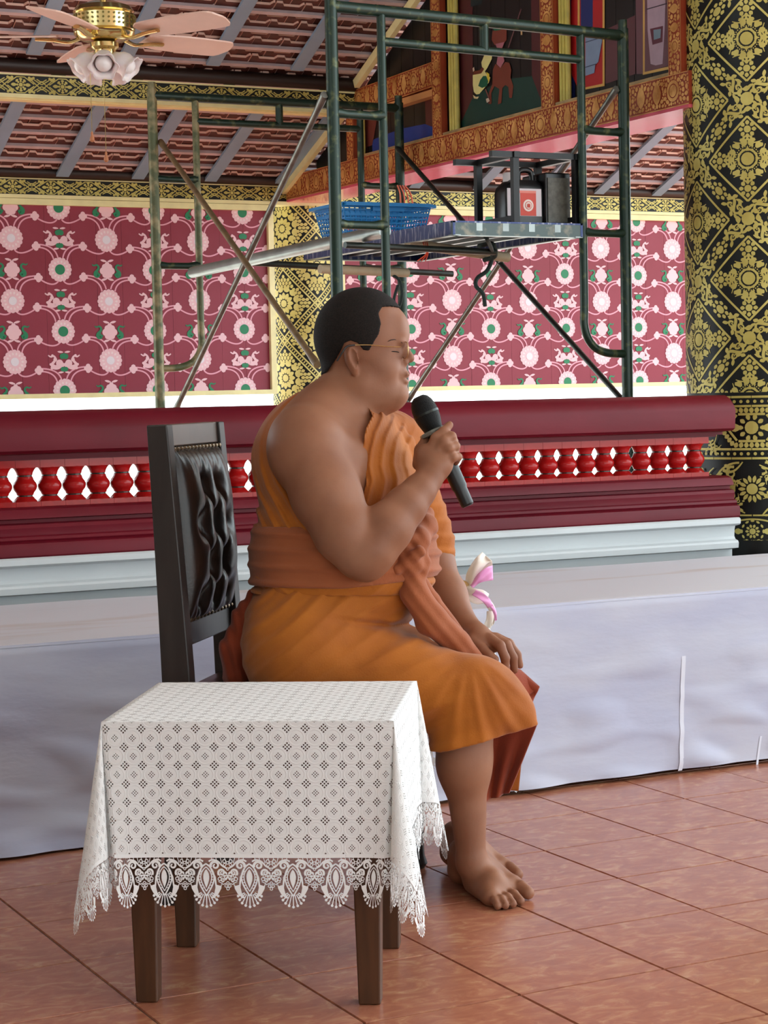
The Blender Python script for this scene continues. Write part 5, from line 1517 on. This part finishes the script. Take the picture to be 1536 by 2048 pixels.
# near shoulder and arm
S.ell(K(612, 900, 4.265), (.083, .088, .080), .035)
S.chain([(K(620, 905, 4.262), .080), (K(652, 990, 4.225), .0735), (K(690, 1065, 4.20), .064), (K(722, 1112, 4.195), .052)], .02)
S.cone(K(722, 1112, 4.195), .046, K(738, 1132, 4.195), .030, .022)
S.chain([(K(744, 1098, 4.195), .0560), (K(775, 1055, 4.205), .0535), (K(812, 1012, 4.225), .0430), (K(838, 982, 4.245), .0345), (K(856, 960, 4.262), .0290)], .014)
S.ell(K(690, 930, 4.31), (.055, .060, .070), .03)
# far arm
S.chain([(K(835, 1080, Z0+.20), .052), (K(862, 1125, 4.61), .052), (K(895, 1190, 4.555), .043), (K(928, 1248, 4.50), .030)], .02)
# skull and face
hb = 0.0
S.ell(K(716, 672, Z0), (.0965, .1030, .0800), .02)
S.ell(K(738, 668, Z0), (.0800, .0900, .0740), .03)
S.ell(K(738, 735, Z0), (.0670, .0760, .0640), .03)
S.ell(K(764, 738, Z0-.032), (.034, .038, .031), .025); S.ell(K(764, 738, Z0+.032), (.034, .038, .031), .025)
S.cone(K(724, 770, Z0-.035), .036, K(790, 787, Z0-.012), .026, .025); S.cone(K(724, 770, Z0+.035), .036, K(790, 787, Z0+.012), .026, .025)
S.ell(K(794, 787, Z0), (.0190, .0180, .022), .016)
S.ell(K(738, 806, Z0), (.060, .026, .050), .035)
S.ell(K(797, 662, Z0), (.0200, .034, .046), .025)
S.ell(K(799, 685, Z0-.024), (.0130, .0070, .024), .008); S.ell(K(799, 685, Z0+.024), (.0130, .0070, .024), .008)
S.cone(K(806, 688, Z0), .0085, K(818, 714, Z0), .0105, .007)
S.ell(K(818, 717, Z0), (.0122, .0105, .0125), .005)
S.ell(K(809, 724, Z0-.0125), (.0095, .0085, .0075), .005); S.ell(K(809, 724, Z0+.0125), (.0095, .0085, .0075), .005)
S.ell(K(800, 748, Z0), (.0170, .022, .028), .012)
S.ell(K(812, 749, Z0), (.0092, .0060, .025), .005); S.ell(K(809.5, 764, Z0), (.0096, .0068, .022), .005)
S.ell(K(815, 757, Z0), (.0080, .0009, .022), .0015, 's')
S.ell(K(790, 703, Z0-.031), (.0130, .0095, .0150), .004); S.ell(K(790, 703, Z0+.031), (.0130, .0095, .0150), .004)
# ears
for sg in (-1, 1):
    ze = Z0 + sg*.076
    S.ell(K(703, 716, ze + sg*.004), (.0170, .0300, .0095), .004, rot=.22, yaw=.45*sg)
    S.ell(K(708, 740, ze), (.0090, .0120, .0070), .006)
    S.ell(K(707, 712, ze + sg*.013), (.0088, .0190, .0085), .003, 's', rot=.22)
    S.ell(K(712, 728, ze + sg*.012), (.0060, .0080, .0080), .002, 's')
# near hand round the microphone
S.cone(K(856, 960, 4.262), .0275, K(868, 938, 4.270), .0300, .012)
S.ell(K(868, 925, 4.277), (.0400, .0400, .0200), .014, rot=-.7)
S.cone(K(848, 905, 4.285), .018, K(885, 925, 4.275), .020, .014)
fing = [([(862, 898, 4.276), (872, 876, 4.272), (887, 863, 4.276), (899, 850, 4.288)], [.0125, .0115, .0102, .0088]),
        ([(874, 902, 4.272), (888, 882, 4.264), (903, 873, 4.274), (909, 884, 4.302)], [.0125, .0118, .0106, .0092]),
        ([(886, 910, 4.272), (898, 896, 4.264), (911, 892, 4.276), (911, 904, 4.306)], [.0120, .0112, .0100, .0088]),
        ([(893, 922, 4.272), (906, 914, 4.268), (916, 914, 4.280), (912, 924, 4.306)], [.0110, .0100, .0090, .0080]),
        ([(838, 928, 4.290), (840, 900, 4.308), (852, 880, 4.322), (866, 868, 4.330)], [.0150, .0125, .0110, .0095])]
for pts_, rs in fing: S.chain([(K(*p), r) for p, r in zip(pts_, rs)], .0045)
# far hand on the knee
S.cone(K(928, 1248, 4.50), .0280, K(955, 1272, 4.455), .0290, .012)
S.ell(K(968, 1281, 4.440), (.0420, .0240, .0360), .014, rot=-.45)
fing2 = [([(945, 1284, 4.455), (965, 1302, 4.435), (978, 1314, 4.425), (990, 1322, 4.420)], [.0150, .0125, .0110, .0095]),
         ([(980, 1280, 4.450), (1000, 1294, 4.435), (1010, 1318, 4.432), (1012, 1344, 4.436)], [.0125, .0115, .0105, .0088]),
         ([(990, 1278, 4.472), (1013, 1292, 4.460), (1026, 1318, 4.458), (1029, 1343, 4.462)], [.0122, .0112, .0102, .0086]),
         ([(992, 1278, 4.495), (1018, 1290, 4.488), (1034, 1312, 4.486), (1040, 1334, 4.488)], [.0118, .0108, .0098, .0082]),
         ([(988, 1280, 4.515), (1012, 1292, 4.512), (1028, 1312, 4.512), (1036, 1326, 4.512)], [.0105, .0096, .0086, .0075])]
for pts_, rs in fing2: S.chain([(K(p[0], p[1]-3, p[2]-.035), r) for p, r in zip(pts_, rs)], .0045)
# legs
for dzz, dxx, dyy in ((0, 0, 0), (.19, -2, -22)):
    kx = lambda x, y, d: K(x + dxx, y + dyy, d + dzz)
    S.cone(kx(620, 1322, 4.34), .080, kx(955, 1402, 4.30), .050, .03)
    S.cone(kx(952, 1400, 4.30), .050, kx(930, 1530, 4.31), .0490, 0); S.cone(kx(930, 1530, 4.31), .0490, kx(942, 1705, 4.315), .0320, .04); S.ell(kx(924, 1500, 4.315), (.046, .085, .048), .04); S.ell(kx(943, 1728, 4.32), (.034, .036, .037), .02)
    def fpt(x, y, h):                               # a point h above the floor, at photo pixel of its foot print
        return W2C(Pz(x, y, 0) + np.array([0, 0, h]) + (np.array([*(fwd_l[:2]*.17 - right_l[:2]*.012), 0]) if dzz else 0))
    S.cone(fpt(925, 1772, .038), .034, fpt(930, 1775, .075), .034, .02)             # heel
    S.cone(fpt(932, 1776, .075), .036, fpt(985, 1800, .038), .030, .02)             # instep
    S.cone(fpt(950, 1790, .028), .026, fpt(982, 1811, .018), .019, .018)            # outer edge
    S.cone(fpt(958, 1778, .055), .034, fpt(1020, 1792, .026), .022, .02)            # inner ridge
    S.cone(fpt(985, 1808, .018), .018, fpt(1030, 1792, .020), .020, .016)           # ball
    for (xa, ya), (xb, yb), r0, r1 in (((1028, 1792), (1056, 1800), .0170, .0145), ((1016, 1801), (1041, 1812), .0125, .0098), ((1005, 1806), (1026, 1817), .0115, .0092), ((996, 1810), (1011, 1820), .0108, .0088), ((984, 1812), (995, 1821), .0102, .0084)):
        pa, pb = fpt(xa, ya, r0+.004), fpt(xb, yb, r1+.001); pm = (pa+pb)/2 + W2C(CAM + np.array([0,0,.006]))
        S.cone(pa, r0, pm, (r0+r1)/2*.95, .004); S.cone(pm, (r0+r1)/2*.95, pb, r1, .003)
bm_me = body.mesh('body', M_SKIN, 1)
body_o = place('body', bm_me, Matrix.Identity(4), monk)

# hair: a thin cap over the skull inside the hairline
hair = SDF(K(605, 785, Z0)*[1,1,0] + [0,0,Z0-.11], K(830, 565, Z0)*[1,1,0] + [0,0,Z0+.11], .0028)
H = hair
e = .0035
H.ell(K(716, 672, Z0), (.0965+e, .1030+e, .0800+e), .02); H.ell(K(738, 668, Z0), (.0800+e, .0900+e, .0740+e), .03); H.ell(K(797, 662, Z0), (.0200+e, .034+e, .046+e), .025)
H.cone(K(672, 868, Z0), .078+e, K(702, 775, Z0), .068+e, .03)
g = H.pts()
hp = np.array([K(x, y, Z0)[:2] for x, y in ((590,550),(815,550),(812,606),(800,617),(780,617),(764,620),(757,633),(762,652),(758,674),(748,690),(738,708),(728,706),(716,692),(702,687),(690,692),(682,708),(670,726),(655,746),(634,756),(590,770))])
pd = poly_sdf(g[0][:, :, 0], g[1][0, :, 0][None, :], hp)[:, :, None]
H.F = np.maximum(H.F, pd + .0012*np.sin(g[1]*900)*np.sin(g[2]*700))
place('hair', hair.mesh('hair', M_HAIR, 1), Matrix.Identity(4), monk)
M_BROW = mat('thin_brown_brow', (62, 42, 34), .8)
# eyebrow and eye, laid on the skin
def on_skin(x, y, out=.0006):
    for d in np.arange(4.10, 4.60, .0006):
        q = K(x, y, d); i = np.round((q-body.lo)/body.h).astype(int)
        if (i >= 0).all() and (i < body.n).all() and body.F[tuple(i)] < 0: return C2W(K(x, y, d-out))
    return C2W(K(x, y, Z0))
m = MB(); m.tube([on_skin(x, y) for x, y in ((776, 683), (782, 680), (788, 679), (794, 680), (800, 683), (805, 686))], [.0005, .0010, .0012, .0012, .0010, .0006], 8); m.build('eyebrow', M_BROW, monk, smooth=True)
m = MB(); m.tube([on_skin(x, y) for x, y in ((778, 704), (783, 703), (788, 703), (793, 703.5), (798, 704.5))], [.0004, .0009, .0012, .0012, .0007], 6); m.build('eye_line', M_HAIR, monk, smooth=True)
M_LIP = mat('lip', (150, 86, 78), .4)

# ---- robe over the far shoulder, cut along the bare shoulder
bare = np.array([K(x, y, 4.30)[:2] for x, y in ((748,830),(734,862),(727,900),(726,935),(733,962),(722,1000),(705,1045),(690,1085),(640,1080),(606,1030),(582,992),(560,962),(547,925),(546,890),(556,858),(590,815),(630,770),(720,780))])
def noise3(x, y, z, seed, f, n=6):
    r = np.random.default_rng(seed); o = 0
    for k in range(n):
        v = nrm(r.normal(size=3))*f*r.uniform(.5, 1.6); o = o + np.sin(x*v[0]+y*v[1]+z*v[2] + r.uniform(0, 6.28))/n
    return o
ru = SDF([*K(490, 1215, 4.75)[:2], 4.14], [*K(905, 788, 4.75)[:2], 4.80], .0038)
torso(ru, .013, .06); left_shoulder(ru, .016, .05)
ru.cone(K(650, 845, Z0+.06), .055, K(738, 892, Z0+.14), .064, .04)
ru.cone(K(600, 858, Z0+.06), .050, K(670, 850, Z0+.10), .055, .04)
ru.cone(K(790, 900, Z0+.17), .062, K(800, 960, Z0+.16), .066, .05)
ru.cone(K(835, 1030, Z0+.18), .066, K(862, 1100, Z0+.19), .058, .03)
ru.chain([(K(764, 868, 4.51), .034), (K(796, 892, 4.50), .037), (K(812, 930, 4.49), .036), (K(806, 990, 4.47), .024)], .012)
x, y, z = ru.pts()
pl = -poly_sdf(x[:, :, 0]*4.30/4.33, y[0, :, 0][None, :]*4.30/4.33, bare)[:, :, None] + 0*z
pl = np.minimum(pl, (Z0+.055) - z)                 # only the near side is bare
wob = .010*noise3(x, y, z, 2, 14)
ph = (pl + wob*1.6)*2*math.pi/.024 + 2.6*noise3(x, y, z, 4, 20)
fold = .0056*(np.sin(ph) + .4*np.sin(2*ph+1))*np.exp(np.minimum(pl, 0)*6)*np.clip(.5 + noise3(x, y, z, 7, 14), 0, 1) + .0035*noise3(x, y, z, 5, 50)
hz_ = y*2*math.pi/.036 + x*22 + 3.2*noise3(x, y, z, 6, 14)
fold = fold + .0056*(np.sin(hz_) + .4*np.sin(2*hz_))*np.clip((-pl-.05)*8, 0, 1)*np.clip(.5 + noise3(x, y, z, 9, 12), 0, 1)
fold = fold*np.where(z > 4.52, .45, 1.0)
lowcut = (K(700, 1185, Z0)[1] - y)
armcut = -((y - K(880, 1152, 4.62)[1]) + .9*(x - K(880, 1152, 4.62)[0]))
ru.F = np.maximum(np.maximum(ru.F + fold.astype(np.float32), (pl + .006*noise3(x, y, z, 8, 30)).astype(np.float32)), np.maximum(lowcut, np.where(z > 4.5, armcut, -1)).astype(np.float32))
# leave room for the near arm and the bare side
robe_u = place('upper_robe', ru.mesh('upper_robe', M_ROBE, 1), Matrix.Identity(4), monk)

# ---- sash wound round the waist
sa = SDF([*K(480, 1190, 4.7)[:2], 4.14], [*K(880, 1030, 4.7)[:2], 4.76], .0036)
torso(sa, .020, .06)
x, y, z = sa.pts()
ytop = K(0, 1052, Z0)[1] + .05*(x - K(600, 0, Z0)[0])*0 + .006*noise3(x, y*0, z, 21, 12) + .12*np.maximum(x - K(700, 0, Z0)[0], 0)*0
ybot = K(0, 1170, Z0)[1] + .10*np.maximum(x - K(690, 0, Z0)[0], 0) + .003*noise3(x, y*0, z, 22, 14)
ph = y*2*math.pi/.036 + 3.2*noise3(x, y*.5, z, 23, 10) + 5*x
fo = .0060*(np.sin(ph) + .45*np.sin(2.0*ph + 1.3))*np.clip(.7 + 1.2*noise3(x, y, z, 25, 9), .15, 1.2) + .0022*noise3(x, y, z, 24, 60)
sa.F = np.maximum(sa.F + fo.astype(np.float32), np.maximum(y-ytop, ybot-y).astype(np.float32))
place('sash', sa.mesh('sash', M_SASH, 1), Matrix.Identity(4), monk)
# knot and tails
kn = SDF([*K(755, 1330, 4.5)[:2], 4.18], [*K(985, 1015, 4.7)[:2], 4.66], .0034)
ZK = 4.300
kn.ell(K(816, 1122, ZK-.022), (.036, .038, .034), .006, rot=.15); kn.ell(K(806, 1084, ZK-.012), (.040, .017, .028), .004, rot=.35); kn.cone(K(792, 1140, ZK-.045), .012, K(838, 1104, ZK-.050), .014, .003)
kn.cone(K(790, 1092, ZK+.01), .020, K(838, 1088, ZK-.01), .024, .008)
kn.cone(K(786, 1128, ZK+.0), .020, K(842, 1128, ZK-.008), .022, .008)
kn.cone(K(838, 1075, ZK), .022, K(836, 1150, ZK-.006), .018, .008)
kn.cone(K(775, 1060, ZK+.02), .016, K(800, 1090, ZK), .020, .010)
kn.chain([(K(838, 1078, ZK+.01), .024), (K(852, 1052, ZK+.06), .024), (K(850, 1030, ZK+.12), .020)], .012)
kn.chain([(K(818, 1140, ZK), .026), (K(828, 1185, ZK-.01), .030), (K(862, 1240, ZK+.01), .034), (K(915, 1286, ZK+.05), .028), (K(958, 1318, ZK+.08), .012)], .012)
kn.chain([(K(836, 1150, ZK+.02), .014), (K(866, 1200, ZK+.05), .018), (K(915, 1265, ZK+.10), .014)], .008)
x, y, z = kn.pts()
ac = (x*.62 + y*.78)
kn.F = kn.F + (.0014*np.sin((x*.78 + y*.62)*2*math.pi/.024 + 2.6*noise3(x, y, z, 31, 24)) + .0022*noise3(x, y, z, 32, 50)).astype(np.float32)
place('sash_knot', kn.mesh('sash_knot', M_SASH, 1), Matrix.Identity(4), monk)

# ---- lower robe
rl = SDF([*K(440, 1530, 4.7)[:2], 4.14], [*K(1110, 1150, 4.7)[:2], 4.80], .0040)
ex = .016
rl.ell(K(630, 1265, Z0), (.152+ex, .150+ex, .195+ex), .05)
rl.ell(K(720, 1190, Z0-.01), (.135, .085, .165), .05)
rl.cone(K(600, 1312, 4.34), .100+ex, K(972, 1398, 4.30), .062+ex, .05)
rl.cone(K(614, 1312, 4.52), .098+ex, K(992, 1392, 4.49), .054+ex, .05)
rl.cone(K(760, 1318, 4.43), .10, K(930, 1368, 4.40), .050, .05)
rl.cone(K(950, 1378, 4.30), .074, K(940, 1520, 4.305), .078, .03)
rl.cone(K(985, 1390, 4.30), .050, K(1035, 1432, 4.30), .034, .03)
rl.cone(K(1000, 1400, 4.30), .050, K(1062, 1456, 4.30), .022, .03)
rl.cone(K(905, 1430, 4.305), .050, K(905, 1520, 4.305), .048, .03)
x, y, z = rl.pts()
# folds: rays fanning from the knee and swags across the thigh
kx_, ky_ = K(935, 1300, 4.3)[:2]
th = np.arctan2(y-ky_, x-kx_); rd = np.sqrt((x-kx_)**2+(y-ky_)**2)
fan_ = (lambda q: np.sin(q) + .35*np.sin(2*q + .6))(th*15 + 3.0*noise3(x, y, z, 41, 16))*np.clip((rd-.04)*12, 0, 1)*(.55 + .6*noise3(x, y, z, 45, 18))
sw = (lambda q: np.sin(q) + .4*np.sin(2*q + 1))((y - .20*x + .9*(x - kx_)**2)*2*math.pi/.052 + 4.2*noise3(x, y, z, 42, 13))*(.45 + .9*noise3(x, y, z, 46, 10))
wq = np.clip((kx_ + .03 - x)*6, 0, 1)
fo = .0062*fan_*(1-wq) + .0034*sw*wq + .0085*noise3(x, y, z, 43, 30) + .0016*noise3(x, y, z, 47, 110)
rl.F = rl.F + fo.astype(np.float32)
cr_ = (y - K(0, 1243, 4.3)[1]) + .10*(x - K(700, 0, 4.3)[0]) + .006*noise3(x, y, z, 48, 16)
rl.F = rl.F + (.011*np.exp(-(cr_/.008)**2)*np.clip((x - K(620, 0, 4.3)[0])*9, 0, 1)*np.clip((K(850, 0, 4.3)[0] - x)*20, 0, 1)).astype(np.float32)
# hem
h0, h1 = K(1078, 1449, 4.3)[:2], K(880, 1500, 4.3)[:2]
sl_h = (h1[1]-h0[1])/(h1[0]-h0[0])
hem = (h0[1] + sl_h*(x-h0[0])) - y
hem = np.maximum(hem, (K(0, 1500, 4.3)[1]) - y)
top = y - (K(0, 1160, Z0)[1] - .06*np.maximum(x-K(720,0,Z0)[0], 0))
inner = rl.F + .0115
rl.F = np.maximum(rl.F, hem.astype(np.float32))
low = (hem > -.10)
rl.F = np.where(low & (x > K(865, 0, 4.3)[0]), np.maximum(rl.F, -inner), rl.F)
rl.F = np.maximum(rl.F, top.astype(np.float32))
robe_l = place('lower_robe', rl.mesh('lower_robe', [M_ROBE], 1), Matrix.Identity(4), monk)
# loose tail of the robe between hip and chair back
tl = SDF([*K(440, 1370, 4.7)[:2], 4.30], [*K(530, 1165, 4.7)[:2], 4.56], .0036)
tl.chain([(K(508, 1185, 4.42), .012), (K(490, 1235, 4.42), .026), (K(472, 1300, 4.42), .034), (K(476, 1350, 4.42), .036)], .02)
x, y, z = tl.pts(); tl.F = tl.F + (.0022*np.sin((x*.95+y*.30)*2*math.pi/.024 + 2*noise3(x, y, z, 51, 20))).astype(np.float32)
place('robe_tail', tl.mesh('robe_tail', M_ROBEIN, 1), Matrix.Identity(4), monk)
# far hem layers seen beyond the near knee
def sheet(nm, fn, nu, nv, mt, th=.004):
    m = MB(); m.grid(fn, nu, nv); o = m.build(nm, mt, monk, smooth=True, angle=180)
    md = o.modifiers.new('thick', 'SOLIDIFY'); md.thickness = th; md.offset = 0
    return o
def bil(c, u, v):
    c = [np.array(C2W(K(*q))) for q in c]
    return np.outer((1-u)*(1-v), c[0]) + np.outer(u*(1-v), c[1]) + np.outer(u*v, c[2]) + np.outer((1-u)*v, c[3])
def fl1(u, v):
    p = bil(((985, 1322, 4.40), (1040, 1340, 4.47), (1079, 1374, 4.44), (1000, 1440, 4.38)), u, v)
    return p + np.outer(.006*np.sin(u*9 + v*4)*v, -R_FWD)
sheet('robe_flap', fl1, 24, 24, M_ROBEIN)
def fl1b(u, v):
    p = bil(((1040, 1340, 4.47), (1079, 1374, 4.44), (1056, 1425, 4.42), (1000, 1430, 4.40)), u, v)
    return p + np.outer(.004*np.sin(v*12), -R_FWD)
sheet('robe_flap', fl1b, 16, 16, M_ROBEIN)
def fl2(u, v):
    p = bil(((968, 1462, 4.40), (1074, 1450, 4.345), (1018, 1585, 4.42), (968, 1603, 4.42)), u, v)
    return p + np.outer(.010*np.sin(u*13 + 1.0)*np.clip(v*1.5, 0, 1) + .02*np.sin(u*3.1)*v*0, -R_FWD)
sheet('robe_flap', fl2, 40, 30, M_ROBEIN)
def fl3(u, v):
    return bil(((1010, 1500, 4.46), (1040, 1500, 4.46), (1032, 1582, 4.47), (1012, 1578, 4.47)), u, v) + np.outer(.006*np.sin(u*8), R_RIGHT)
sheet('robe_flap', fl3, 12, 16, M_ROBE)

# ================================================================ microphone, glasses, second table with bow
M_MICBLK = mat('microphone_black', (16, 18, 19), .38)
M_MICGRILL = mat('black_wire_grille', (12, 14, 14), .45, metal=.4, bump=.8, bscale=900)
M_MICGREY = mat('microphone_grey_ring', (120, 124, 118), .4)
mp0, mp1 = C2W(K(838, 796, 4.325)), C2W(K(936, 1012, 4.315)); mdir = nrm(mp1-mp0); mL = np.linalg.norm(mp1-mp0)
me1 = nrm(np.cross(mdir, [0,0,1])); me2 = np.cross(mdir, me1)
MM = lambda v: mp0 + np.outer(v[:,2], mdir) + np.outer(v[:,0], me1) + np.outer(v[:,1], me2)
mic = thing('microphone', mp1, 'black handheld wireless microphone with a grey collar held before the mouth', 'microphone')
m = MB(); m.lathe([(.001,-.004),(.012,-.003),(.019,.002),(.0245,.012),(.0275,.024),(.0285,.036)], 32, M=MM); m.build('grille_top', M_MICGRILL, mic, smooth=True, angle=60)
m = MB(); m.lathe([(.0290,.036),(.0290,.041)], 32, M=MM); m.build('grille_band', mat('grille_band', (60, 64, 62), .3, metal=.8), mic, smooth=True)
m = MB(); m.lathe([(.0285,.041),(.0270,.052),(.0235,.066),(.0205,.078)], 32, M=MM); m.build('grille_base', M_MICGRILL, mic, smooth=True, angle=60)
m = MB(); m.lathe([(.021,.076),(.0335,.078),(.0345,.081),(.0335,.086),(.021,.088)], 8, M=MM); m.build('collar_ring', M_MICGREY, mic)
m = MB(); m.lathe([(.0200,.088),(.0195,.10),(.0180,.15),(.0172,mL-.045),(.0150,mL-.040),(.0145,mL-.004),(.0120,mL)], 28, M=MM); m.build('handle', M_MICBLK, mic, smooth=True, angle=30)

M_GLASSF = mat('gold_wire_frame', (208, 176, 120), .25, metal=.9)
M_TEMPLETIP = mat('dark_temple_tip', (24, 20, 18), .4)
gl = thing('eyeglasses', C2W(K(806, 702, Z0)), 'thin gold wire eyeglasses worn on the face', 'eyeglasses')
def CW_(pts): return [C2W(K(*p)) for p in pts]
m = MB(); m.tube(curve(CW_([(708, 690, Z0-.0845), (740, 690, Z0-.084), (775, 693, Z0-.077), (802, 694, Z0-.066)]), 30), .0011, 8); m.build('temple', M_GLASSF, gl, smooth=True)
m = MB(); m.tube(curve(CW_([(674, 722, Z0-.086), (684, 706, Z0-.089), (694, 693, Z0-.089), (710, 690, Z0-.0845)]), 20), .0020, 8); m.build('temple_tip', M_TEMPLETIP, gl, smooth=True)
M_LENS = mat('lens_glass', (255, 255, 255), .02, trans=1.0)
for sg in (-1, 1):
    c = C2W(K(813, 703, Z0)) + R_FWD*sg*.034 - R_RIGHT*(.0035 if sg < 0 else .002)
    ex_, ey_ = nrm(R_FWD*1.0 - R_RIGHT*.28*(-sg)), R_UP
    ring_pts = [c + ex_*.0235*math.copysign(abs(math.cos(t))**.8, math.cos(t)) + ey_*.0185*math.copysign(abs(math.sin(t))**.8, math.sin(t)) for t in np.linspace(0, 2*math.pi, 41)]
    m = MB(); m.tube(ring_pts, .0010, 8, caps=False); rim = m.build('lens_rim', M_GLASSF, gl, smooth=True)
    m = MB(); nn_ = nrm(np.cross(ex_, ey_))
    m.add([p - nn_*.0006 for p in ring_pts[:-1]] + [p + nn_*.0006 for p in ring_pts[:-1]], [tuple(range(40)), tuple(range(79, 39, -1))] + [(i, (i+1) % 40, 40+(i+1) % 40, 40+i) for i in range(40)]); m.build('lens', M_LENS, rim)
m = MB(); m.tube(curve(CW_([(814, 697, Z0-.012), (818, 694, Z0), (814, 697, Z0+.012)]), 12), .0010, 8); m.build('bridge', M_GLASSF, gl, smooth=True)
m = MB(); m.tube(curve(CW_([(740, 690, Z0+.084), (775, 693, Z0+.077), (802, 694, Z0+.066)]), 20), .0011, 8); m.build('temple', M_GLASSF, gl, smooth=True)

# second lace-covered table beyond the person, and the bow on it
RC = CAMP(.125, 4.80, 0)[:2]; RA = nrm(right_l[:2]); RB = nrm(fwd_l[:2])
t2 = thing('side_table', (RC[0], RC[1], 0), 'second low side table hidden beyond the seated person', 'table')
def t2pt(u, v, z): q = RC + RA*u + RB*v; return np.array([q[0], q[1], z])
m = MB(); vs = [t2pt(u, v, z) for z in (.50, .523) for u, v in ((-.125,-.10),(.125,-.10),(.125,.10),(-.125,.10))]
m.add(vs, [(3,2,1,0),(4,5,6,7),(0,1,5,4),(1,2,6,5),(2,3,7,6),(3,0,4,7)]); m.build('table_top', M_TWOOD, t2)
for u, v in ((-.07,-.06),(.07,-.06),(.07,.06),(-.07,.06)):
    m = MB(); m.beam(t2pt(u, v, 0), t2pt(u, v, .50), .035, .035, up=(0,1,0)); m.build('leg', M_TWOOD, t2)
lace_cloth('tablecloth', RC, RA, RB, .128, .102, .5245, .246, 'white lace tablecloth mostly hidden behind the seated person', seed=3, n=60)
M_RIBW = mat('cream_satin_ribbon', (244, 236, 224), .25, sheen=.2)
M_RIBP = mat('pink_satin_ribbon', (236, 160, 214), .25)
M_ROPEGOLD = mat('gold_braid', (180, 146, 92), .45)
ZB = 4.84
bow = thing('garland', C2W(K(905, 1215, ZB)), 'cream and pink satin bow on a gold braided garland beside the robe', 'garland')
def ribbon(nm, A, B, mt, wave=.008, ph=0.0):
    """satin band between two edge lines; third value = metres nearer (-) or farther (+)"""
    ca = curve([C2W(K(x, y, ZB + d)) for x, y, d in A], 24); cb = curve([C2W(K(x, y, ZB + d)) for x, y, d in B], 24)
    n = min(len(ca), len(cb)); ia = np.linspace(0, len(ca)-1, 24).astype(int); ib = np.linspace(0, len(cb)-1, 24).astype(int); ca, cb = ca[ia], cb[ib]
    def fn(u, v):
        i = np.clip((u*23).round().astype(int), 0, 23)
        return ca[i]*(1-v)[:, None] + cb[i]*v[:, None] + np.outer(wave*np.sin(v*math.pi*1.5 + u*5 + ph), R_FWD)
    m = MB(); m.grid(fn, 24, 7); o = m.build(nm, mt, bow, smooth=True, angle=180); md = o.modifiers.new('thick', 'SOLIDIFY'); md.thickness = .0008; return o
ribbon('bow_loop', [(930,1172,0),(934,1146,-.01),(950,1118,-.02),(964,1104,-.01)], [(940,1177,0),(956,1150,-.01),(972,1130,-.015),(984,1122,0)], M_RIBW)
ribbon('bow_loop', [(964,1104,-.01),(966,1122,.01),(950,1150,.02),(938,1172,.01)], [(984,1122,0),(984,1136,.01),(966,1156,.02),(946,1176,.01)], M_RIBW, .006, 1)
ribbon('bow_loop', [(940,1170,-.01),(958,1146,-.02),(974,1134,-.02),(985,1131,-.01)], [(946,1176,-.01),(960,1166,-.025),(974,1162,-.02),(986,1160,-.01)], M_RIBP, .004, 2)
ribbon('bow_loop', [(930,1170,0),(948,1176,-.02),(966,1180,-.02),(978,1188,0)], [(926,1180,0),(934,1198,-.02),(952,1208,-.02),(972,1206,0)], M_RIBW, .006, 3)
ribbon('bow_loop', [(952,1180,-.03),(966,1186,-.03),(978,1196,-.03),(986,1210,-.02)], [(944,1190,-.03),(958,1198,-.035),(968,1206,-.03),(976,1216,-.02)], M_RIBP, .003, 4)
ribbon('bow_tail', [(972,1192,0),(986,1208,0),(993,1228,.01),(988,1248,.0)], [(964,1202,0),(976,1218,0),(982,1234,.01),(984,1252,0)], M_RIBW, .004, 1)
ribbon('bow_tail', [(988,1222,0),(986,1242,.005),(978,1262,.01),(962,1276,.01)], [(974,1222,0),(972,1240,.005),(962,1256,.01),(946,1268,.01)], M_RIBW, .004, 2)
ribbon('bow_tail', [(984,1206,-.01),(992,1222,-.01),(994,1240,-.01)], [(978,1210,-.01),(986,1224,-.01),(990,1242,-.01)], M_RIBP, .002, 0)
ribbon('bow_tail', [(930,1178,0),(922,1205,-.01),(914,1240,0)], [(940,1182,0),(936,1208,-.01),(930,1246,0)], M_RIBW, .004, 2)
m = MB()
for s in (0, math.pi):
    t = np.linspace(0, 1, 60); base = curve([C2W(K(*p)) for p in ((880, 1150, ZB+.03), (900, 1163, ZB), (920, 1166, ZB-.01), (934, 1172, ZB))], 59)
    t = np.linspace(0, 1, len(base)); m.tube(base + np.outer(.005*np.cos(t*34+s), R_UP) + np.outer(.005*np.sin(t*34+s), R_FWD), .0055, 8)
m.build('braid', M_ROPEGOLD, bow, smooth=True)
M_BUD = mat('cream_silk_bud', (234, 212, 168), .5)
for (x, y, d, r) in ((900, 1140, ZB, .018), (893, 1165, ZB+.02, .020), (908, 1190, ZB+.01, .018), (895, 1205, ZB, .018)):
    c = C2W(K(x, y, d)); m = MB(); m.lathe([(.001,-r*1.2),(r*.7,-r*.7),(r,0),(r*.75,r*.8),(r*.3,r*1.25),(.001,r*1.3)], 16, M=lambda v: v + c); m.build('flower_bud', M_BUD, bow, smooth=True)
m = MB(); q0 = C2W(K(905, 1215, ZB)); m.lathe([(.045,0),(.05,.006),(.03,.016),(.012,.03),(.010,q0[2]-.5245+.03),(.02,q0[2]-.5245+.05)], 20, M=lambda v: v + np.array([q0[0], q0[1], .5255])); m.build('stand', M_ROPEGOLD, bow, smooth=True, angle=40)
